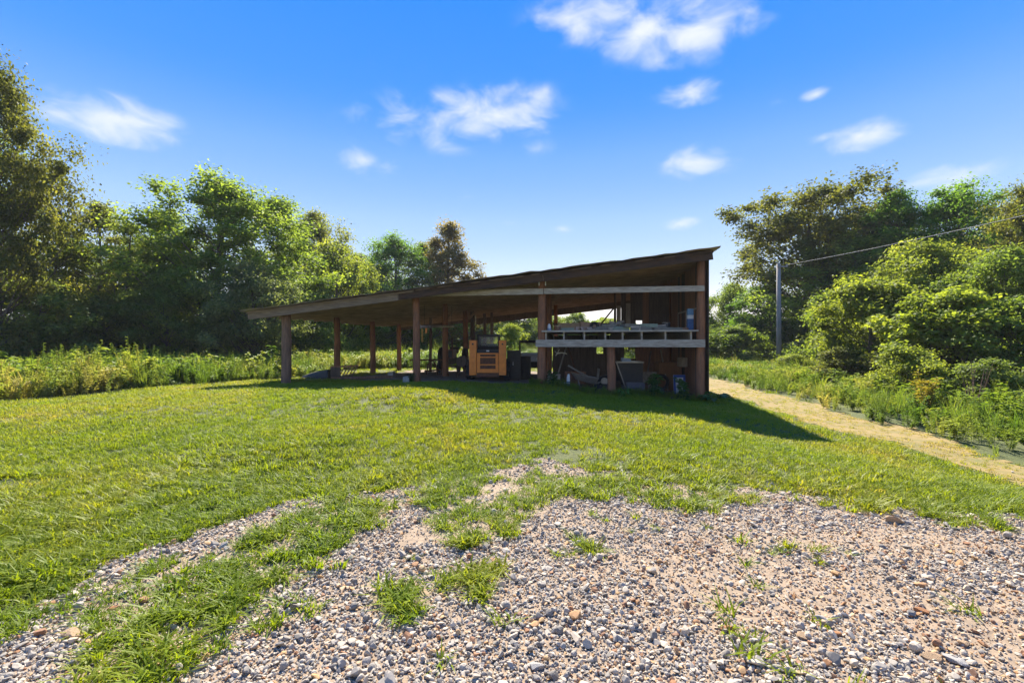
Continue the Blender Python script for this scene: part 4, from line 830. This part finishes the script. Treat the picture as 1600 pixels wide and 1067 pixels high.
def tree(kind, px, top, D, wpx, col, label, name='tree', group=None, base=None):
    tm, cm_, Ht, Rc = PR[kind]; x = (px-CX)/F*D; z0 = H(x, D)-.05; h = CAMZ-(top-CY)/F*D-z0; wr = wpx/F*D/2
    e = thing(name, label, 'shrub' if 'shrub' in name or 'bush' in name else 'tree', (x, D, z0), group); sx = wr/(Rc*1.12); e.scale = (sx, sx, h/(Ht*1.02)); e.rotation_euler = (0, 0, rt.uniform(0, 6.28))
    link('trunk', tm, e); c = link('crown', cm_, e); k = rt.uniform(.92, 1.1); c.color = (*[v*k for v in GR[col]], 1); return e
GL, GB, GRR = 'trees in the left woods', 'trees behind the barn', 'trees in the right thicket'
for a in [
 ('oakA', -5, 98, 20, 195, 'brown', 'tallest brown-tinged oak at the left edge of the photo', 'oak_tree', GL),
 ('tall', -60, 150, 23, 200, 'green', 'tall green tree cut off by the left edge', 'tree', GL),
 ('sparse', 92, 335, 24, 110, 'yell', 'thin yellow-green tree beside the tallest oak', 'tree', GL),
 ('tall', 155, 306, 26, 120, 'olive', 'slim tree with pointed top between the oak and the big round tree', 'tree', GL),
 ('sparse', 205, 338, 24.5, 110, 'dark', 'dark slim tree left of the big round tree', 'tree', GL),
 ('tall', 262, 322, 28, 110, 'green', 'green tree touching the left side of the big round tree', 'tree', GL),
 ('oakB', 335, 268, 27, 230, 'green', 'big round green tree in the middle of the left woods', 'tree', GL),
 ('tall', 432, 298, 30, 150, 'mid', 'tall green tree just right of the big round tree', 'tree', GL),
 ('oakB', 495, 326, 43, 150, 'olive', 'olive tree behind the yellow-green one above the low roof end', 'tree', GL),
 ('leafy', 525, 372, 37, 140, 'yell', 'yellow-green tree over the low end of the barn roof', 'tree', GL),
 ('oakB', 610, 363, 47, 130, 'emer', 'bright green round tree above the left roof slope', 'tree', GL),
 ('tall', 660, 372, 51, 90, 'dark', 'dark narrow tree left of the rust-tinged pointed tree', 'tree', GL),
 ('cone', 702, 346, 49, 120, 'rust', 'pointed rust-tinged tree at the right end of the left woods', 'tree', GL),
 ('leafy', 395, 405, 24, 150, 'sage', 'pale grey-green tree in front of the big round tree', 'tree', GL),
 ('leafy', 60, 430, 21, 190, 'dark', 'dark low tree under the tallest oak', 'tree', GL),
 ('leafy', 165, 455, 23, 150, 'olive', 'low olive tree at the foot of the slim pointed tree', 'tree', GL),
 ('leafy', 265, 430, 23.5, 150, 'dark', 'low dark tree left below the big round tree', 'tree', GL),
 ('leafy', 470, 430, 34, 150, 'green', 'low green tree behind the low left corner of the barn', 'tree', GL),
 ('leafy', 575, 440, 42, 150, 'mid', 'mid green tree seen between the left barn posts', 'tree', GL),
 ('leafy', 650, 445, 46, 140, 'green', 'green tree seen behind the second front post', 'tree', GL),
 ('oakB', 120, 380, 34, 220, 'dark', 'dark background tree filling the gap behind the slim trees', 'tree', GL),
 ('oakB', 240, 365, 36, 200, 'dark', 'dark background tree behind the left side of the big round tree', 'tree', GL),
 ('oakB', 560, 395, 54, 190, 'dark', 'dark background tree behind the yellow-green tree', 'tree', GL),
 ('leafy', 725, 470, 54, 150, 'mid', 'green tree seen through the barn above the loader cab', 'tree', GB),
 ('leafy', 800, 475, 56, 150, 'green', 'green tree seen through the barn right of the loader', 'tree', GB),
 ('leafy', 860, 492, 58, 110, 'dark', 'dark tree seen through the barn next to the middle post', 'tree', GB),
 ('bushA', 797, 508, 36, 60, 'lime', 'yellow bush lit by sun seen behind the loader', 'bush', GB),
 ('leafy', 902, 486, 54, 60, 'mid', 'small round tree in the sky opening over the loft', 'tree', GB),
 ('leafy', 945, 495, 56, 80, 'lime', 'pale small tree at the right of the sky opening over the loft', 'tree', GB),
 ('bushA', 985, 515, 34, 110, 'lime', 'sunlit bush seen through the lower wall gap', 'bush', GB),
 ('flat', 1268, 293, 36, 250, 'brown', 'broad flat-topped brown-green tree left in the right thicket', 'tree', GRR),
 ('oakB', 1408, 291, 31, 165, 'emer', 'deep green rounded tree right of the flat-topped tree', 'tree', GRR),
 ('oakB', 1488, 282, 29, 185, 'emer', 'highest deep green tree of the right thicket', 'tree', GRR),
 ('oakA', 1605, 288, 24, 170, 'brown', 'brown-tinged tree at the right edge of the photo', 'tree', GRR),
 ('oakB', 1560, 330, 32, 130, 'green', 'green tree between the highest tree and the right edge', 'tree', GRR),
 ('leafy', 1142, 438, 43, 90, 'green', 'small green tree just right of the barn roof end', 'tree', GRR),
 ('leafy', 1200, 440, 38, 130, 'emer', 'leafy green tree behind the utility pole', 'tree', GRR),
 ('oakB', 1335, 362, 33, 215, 'mid', 'wide green tree below the flat-topped tree', 'tree', GRR),
 ('leafy', 1440, 368, 23, 190, 'yell', 'yellow-green layered tree below the deep green trees', 'tree', GRR),
 ('leafy', 1570, 380, 19, 190, 'green', 'shady green tree low at the right edge', 'tree', GRR),
 ('oakB', 1400, 350, 38, 260, 'dark', 'dark background tree behind the yellow-green layered tree', 'tree', GRR),
 ('bushA', 1305, 455, 25, 130, 'mid', 'green bush right of the utility pole', 'bush', GRR),
 ('bushA', 1365, 440, 19.5, 200, 'yell', 'large yellow-green bush in the middle of the right thicket', 'bush', GRR),
 ('bushB', 1480, 450, 16, 230, 'lime', 'largest bright lime bush of the right thicket', 'bush', GRR),
 ('bushA', 1600, 470, 14.5, 190, 'mid', 'green bush cut off by the right edge', 'bush', GRR),
 ('bushB', 1150, 508, 33, 130, 'mid', 'low green bush beyond the track beside the barn corner', 'bush', GRR),
 ('shrub', 1240, 555, 23, 80, 'yell', 'small shrub at the foot of the utility pole', 'bush', GRR),
 ('shrub', 1320, 545, 18, 120, 'olive', 'small olive shrub at the weed edge in front of the large bush', 'bush', GRR),
 ('shrub', 1420, 545, 14.5, 130, 'yell', 'small yellow-green shrub at the foot of the lime bush', 'bush', GRR),
 ('shrub', 1545, 565, 12.5, 140, 'dark', 'small dark shrub at the right end of the weeds', 'bush', GRR)]: tree(*a)
# off-frame woods that carry on on both sides
for i, (px, top, D) in enumerate(((-180, 120, 22), (-330, 150, 24), (1720, 270, 22), (1850, 250, 23))):
    tree(('oakA', 'oakB')[i % 2], px, top, D, 220, ('green', 'dark')[i % 2], ('first tree beyond the left edge of the photo', 'second tree beyond the left edge of the photo', 'first tree beyond the right edge of the photo', 'second tree beyond the right edge of the photo')[i], 'tree', GL if i < 2 else GRR)
# far woods on the skyline
def far_wood(name, pts, label, seed):
    g = np.random.default_rng(seed); P0 = []
    for (x, y, h) in pts:
        n = 900; th = g.uniform(0, 6.28, n); t = g.random(n); rr = 3.6*np.sqrt(np.maximum(0, 1-(2*t-.9)**2))*g.random(n)**.4
        P0.append(np.stack([x+rr*np.cos(th), y+rr*np.sin(th), h*(.05+.95*t)], -1))
    p = np.concatenate(P0); Nn = len(p); nrm = g.normal(size=(Nn, 3))+np.array([0, 0, .7]); nrm /= np.linalg.norm(nrm, axis=1)[:, None]
    a = np.cross(nrm, g.normal(size=(Nn, 3))); a /= np.linalg.norm(a, axis=1)[:, None]; b = np.cross(nrm, a); sz = g.uniform(.3, .6, Nn)[:, None]
    V = np.stack([p-b*sz, p+a*sz*.7, p+b*sz, p-a*sz*.7], 1).reshape(-1, 3)
    o = link(name, mesh_np(name, V, np.arange(Nn*4).reshape(-1, 4), m_leaf, {'tint': np.repeat(np.clip(g.normal(.4, .2, Nn), 0, 1), 4)})); o.color = (*GR['green'], 1); tag(o, label, kind='stuff')
g_ = random.Random(8)
far_wood('far_woods', [(x+g_.uniform(-2, 2), 84+g_.uniform(-8, 12)-abs(x)*.1, g_.uniform(4.4, 6.6)) for x in range(-90, 95, 5)], 'distant strip of woods far behind the barn', 5)

# ------------------------------------------------------------------ single plants
m_plant = leaf_mat('plant_leaf', [(0, (.5, .5, .5)), (.5, (1, 1, 1)), (1, (1.5, 1.5, 1.5))], False, trans=.4, objcol=True, tmul=(1.4, 1.4, .7))
def plant(name, x, y, spec, col, label, seed, cat='plant'):
    r = random.Random(seed); V, T = spec(r); e = thing(name, label, cat, (x, y, H(x, y)-.01)); nf = len(V)
    o = link('foliage', mesh_np('foliage', V, T, m_plant, {'tint': np.clip(np.repeat(np.random.default_rng(seed).normal(.5, .15, nf//2+1), 2)[:nf], 0, 1)}), e); o.color = (*col, 1); return e
def broad(r, n=14, R0=.30, ll=.26, lw=.11, h=.32):
    V = []; T = []
    for i in range(n):
        t = 2*math.pi*i/n+r.uniform(-.3, .3); d = Vector((math.cos(t), math.sin(t), 0)); sd_ = Vector((-d.y, d.x, 0)); k = r.uniform(.6, 1.1); z = h*r.uniform(.4, 1); b0 = d*R0*.4*k+Vector((0, 0, z))
        w_ = lw*k; L_ = ll*k; ring = [b0, b0+d*L_*.3+sd_*w_*.85+Vector((0, 0, .04)), b0+d*L_*.65+sd_*w_*.8+Vector((0, 0, .02)), b0+d*L_+Vector((0, 0, -.06)), b0+d*L_*.65-sd_*w_*.8+Vector((0, 0, .02)), b0+d*L_*.3-sd_*w_*.85+Vector((0, 0, .04)), b0+d*L_*.5+Vector((0, 0, -.01))]
        b = len(V); V += ring; T += [(b+j, b+(j+1) % 6, b+6) for j in range(6)]
        b = len(V); q = Vector((0, 0, 0)); V += [q+sd_*.006, q-sd_*.006, b0-sd_*.004, b0+sd_*.004]; T += [(b, b+1, b+2), (b, b+2, b+3)]
    return np.array([tuple(v) for v in V]), np.array(T)
x, y = B(-.25, -.45, 0).xy; plant('broadleaf_plant', x, y, lambda r: broad(r, 16, .4, .30, .13, .26), (.06, .13, .03), 'broad-leaved plant at the foot of the right corner post', 1)
x, y = B(2.2, -.5, 0).xy; plant('broadleaf_plant', x, y, lambda r: broad(r, 10, .2, .14, .06, .24), (.08, .19, .03), 'small bright leafy plant right of the short post', 2)
x, y = B(1.3, -.25, 0).xy; plant('tall_weed', x, y, lambda r: leafy(34, .8, .18, .2, .018, r, 4, .45), (.07, .15, .03), 'tall narrow-leaved weed in front of the steel hopper', 3)
x, y = B(.55, -.35, 0).xy; plant('tall_weed', x, y, lambda r: leafy(30, .6, .25, .2, .03, r, 4, .4), (.06, .13, .03), 'leafy weed left of the right corner post', 4)
x, y = B(4.25, -.25, 0).xy; plant('tall_weed', x, y, lambda r: leafy(26, .42, .2, .16, .02, r, 5, .4), (.05, .11, .025), 'low weed clump by the middle tall post', 5)
x, y = B(8.75, -.2, 0).xy; plant('tall_weed', x, y, lambda r: leafy(20, .35, .12, .12, .015, r, 4, .4), (.06, .12, .03), 'weed tuft at the foot of the second front post', 6)
q = G(418, 603, .25); plant('fern_weed', q[0]-.3, q[1]+1.6, lambda r: leafy(60, 1.25, .7, .2, .018, r, 6, .3), (.10, .17, .03), 'arching feathery weed left of the thick log post', 7)
plant('goldenrod_clump', 10.3, 12.1, lambda r: leafy(60, 1.0, .3, .15, .02, r, 8, .2), (.30, .24, .03), 'yellow-topped goldenrod clump in the right weeds', 8)
q = Vector((11.3, 11.8, H(11.3, 11.8))); dm = MB(); rd = random.Random(4)
for i in range(7):
    t = rd.uniform(0, 6.28); p = q+Vector((math.cos(t)*.05, math.sin(t)*.05, 0)); e_ = p+Vector((math.cos(t)*rd.uniform(.1, .35), math.sin(t)*rd.uniform(.1, .35), rd.uniform(.8, 1.35))); dm.tube([p, p.lerp(e_, .5)+Vector((0, 0, .08)), e_], [.012, .008, .003], 5)
    for j in range(4): c_ = p.lerp(e_, .5+.12*j); dm.tube([c_, c_+Vector((rd.uniform(-.12, .12), rd.uniform(-.12, .12), .1))], [.004, .002], 4)
o = dm.build('dead_stalk', simple('dead_stalk', (.23, .13, .08), .9), None, loc=q); tag(o, 'bare reddish dead stalks standing in the right weeds', 'dead plant')

# ------------------------------------------------------------------ larger loose rocks
m_rk_tan = simple('tan_rock', (.48, .33, .19), .9, sc=20, col2=(.30, .18, .09), bump=.3); m_rk_gr = simple('grey_rock', (.40, .37, .33), .9, sc=20, col2=(.24, .22, .2), bump=.3); m_rk_or = simple('orange_rock', (.42, .19, .07), .9, sc=20, col2=(.24, .10, .04), bump=.3)
for i, (px, py, wpx, mt, lb) in enumerate([(118, 1002, 46, m_rk_tan, 'flat orange-tan rock in the lower left gravel'), (180, 958, 22, m_rk_or, 'orange rock above the flat tan rock at left'), (836, 1046, 34, m_rk_gr, 'long grey-tan rock at the bottom middle edge'), (1262, 1002, 28, m_rk_tan, 'left of two tan rocks side by side at lower right'), (1299, 997, 22, m_rk_or, 'right of two tan rocks side by side at lower right'), (1461, 1037, 32, m_rk_tan, 'brown rock in the bottom right corner area'), (1492, 1040, 36, m_rk_gr, 'flat grey-tan rock next to the brown corner rock'), (1396, 815, 36, m_rk_tan, 'large flat pale rock at the far edge of the gravel'), (1211, 785, 16, m_rk_tan, 'small pale rock on the far gravel edge in the middle'), (1505, 1012, 26, m_rk_tan, 'pale slab of rock in the right dirt'), (1140, 992, 22, m_rk_or, 'rusty rock in the lower gravel right of the middle'), (1283, 975, 20, m_rk_gr, 'grey rock above the two tan rocks'), (1438, 962, 22, m_rk_or, 'orange-brown rock in the right dirt patch'), (272, 965, 16, m_rk_or, 'small orange rock in the left grass band')]):
    x, y = G(px, py); s_ = wpx/2/F*y; me = stone_mesh('rock', mt, random.Random(100+i), .5, 3); o = link('rock', me, None, (x, y, H(x, y)+.008+s_*.2)); o.scale = (s_, s_*.9, s_*.8); o.rotation_euler = (0, 0, rd.uniform(-.4, .4)); tag(o, lb, 'rock', 'larger rocks lying in the gravel')

# ------------------------------------------------------------------ thin summer haze in the air
hz = bpy.data.materials.new('haze'); hz.use_nodes = True; hz.node_tree.nodes.clear()
vo = hz.node_tree.nodes.new('ShaderNodeVolumePrincipled'); ho = hz.node_tree.nodes.new('ShaderNodeOutputMaterial'); hz.node_tree.links.new(vo.outputs[0], ho.inputs['Volume'])
vo.inputs['Color'].default_value = (.92, .95, 1, 1); vo.inputs['Density'].default_value = .0004; vo.inputs['Anisotropy'].default_value = .0
gl = max(abs(gx).max(), abs(gy).max())+30
o = MB().box((-gl, -gl, -2.0), (gl, gl, 18)).build('haze', hz); tag(o, 'thin pale summer haze hanging over the whole place', kind='stuff')
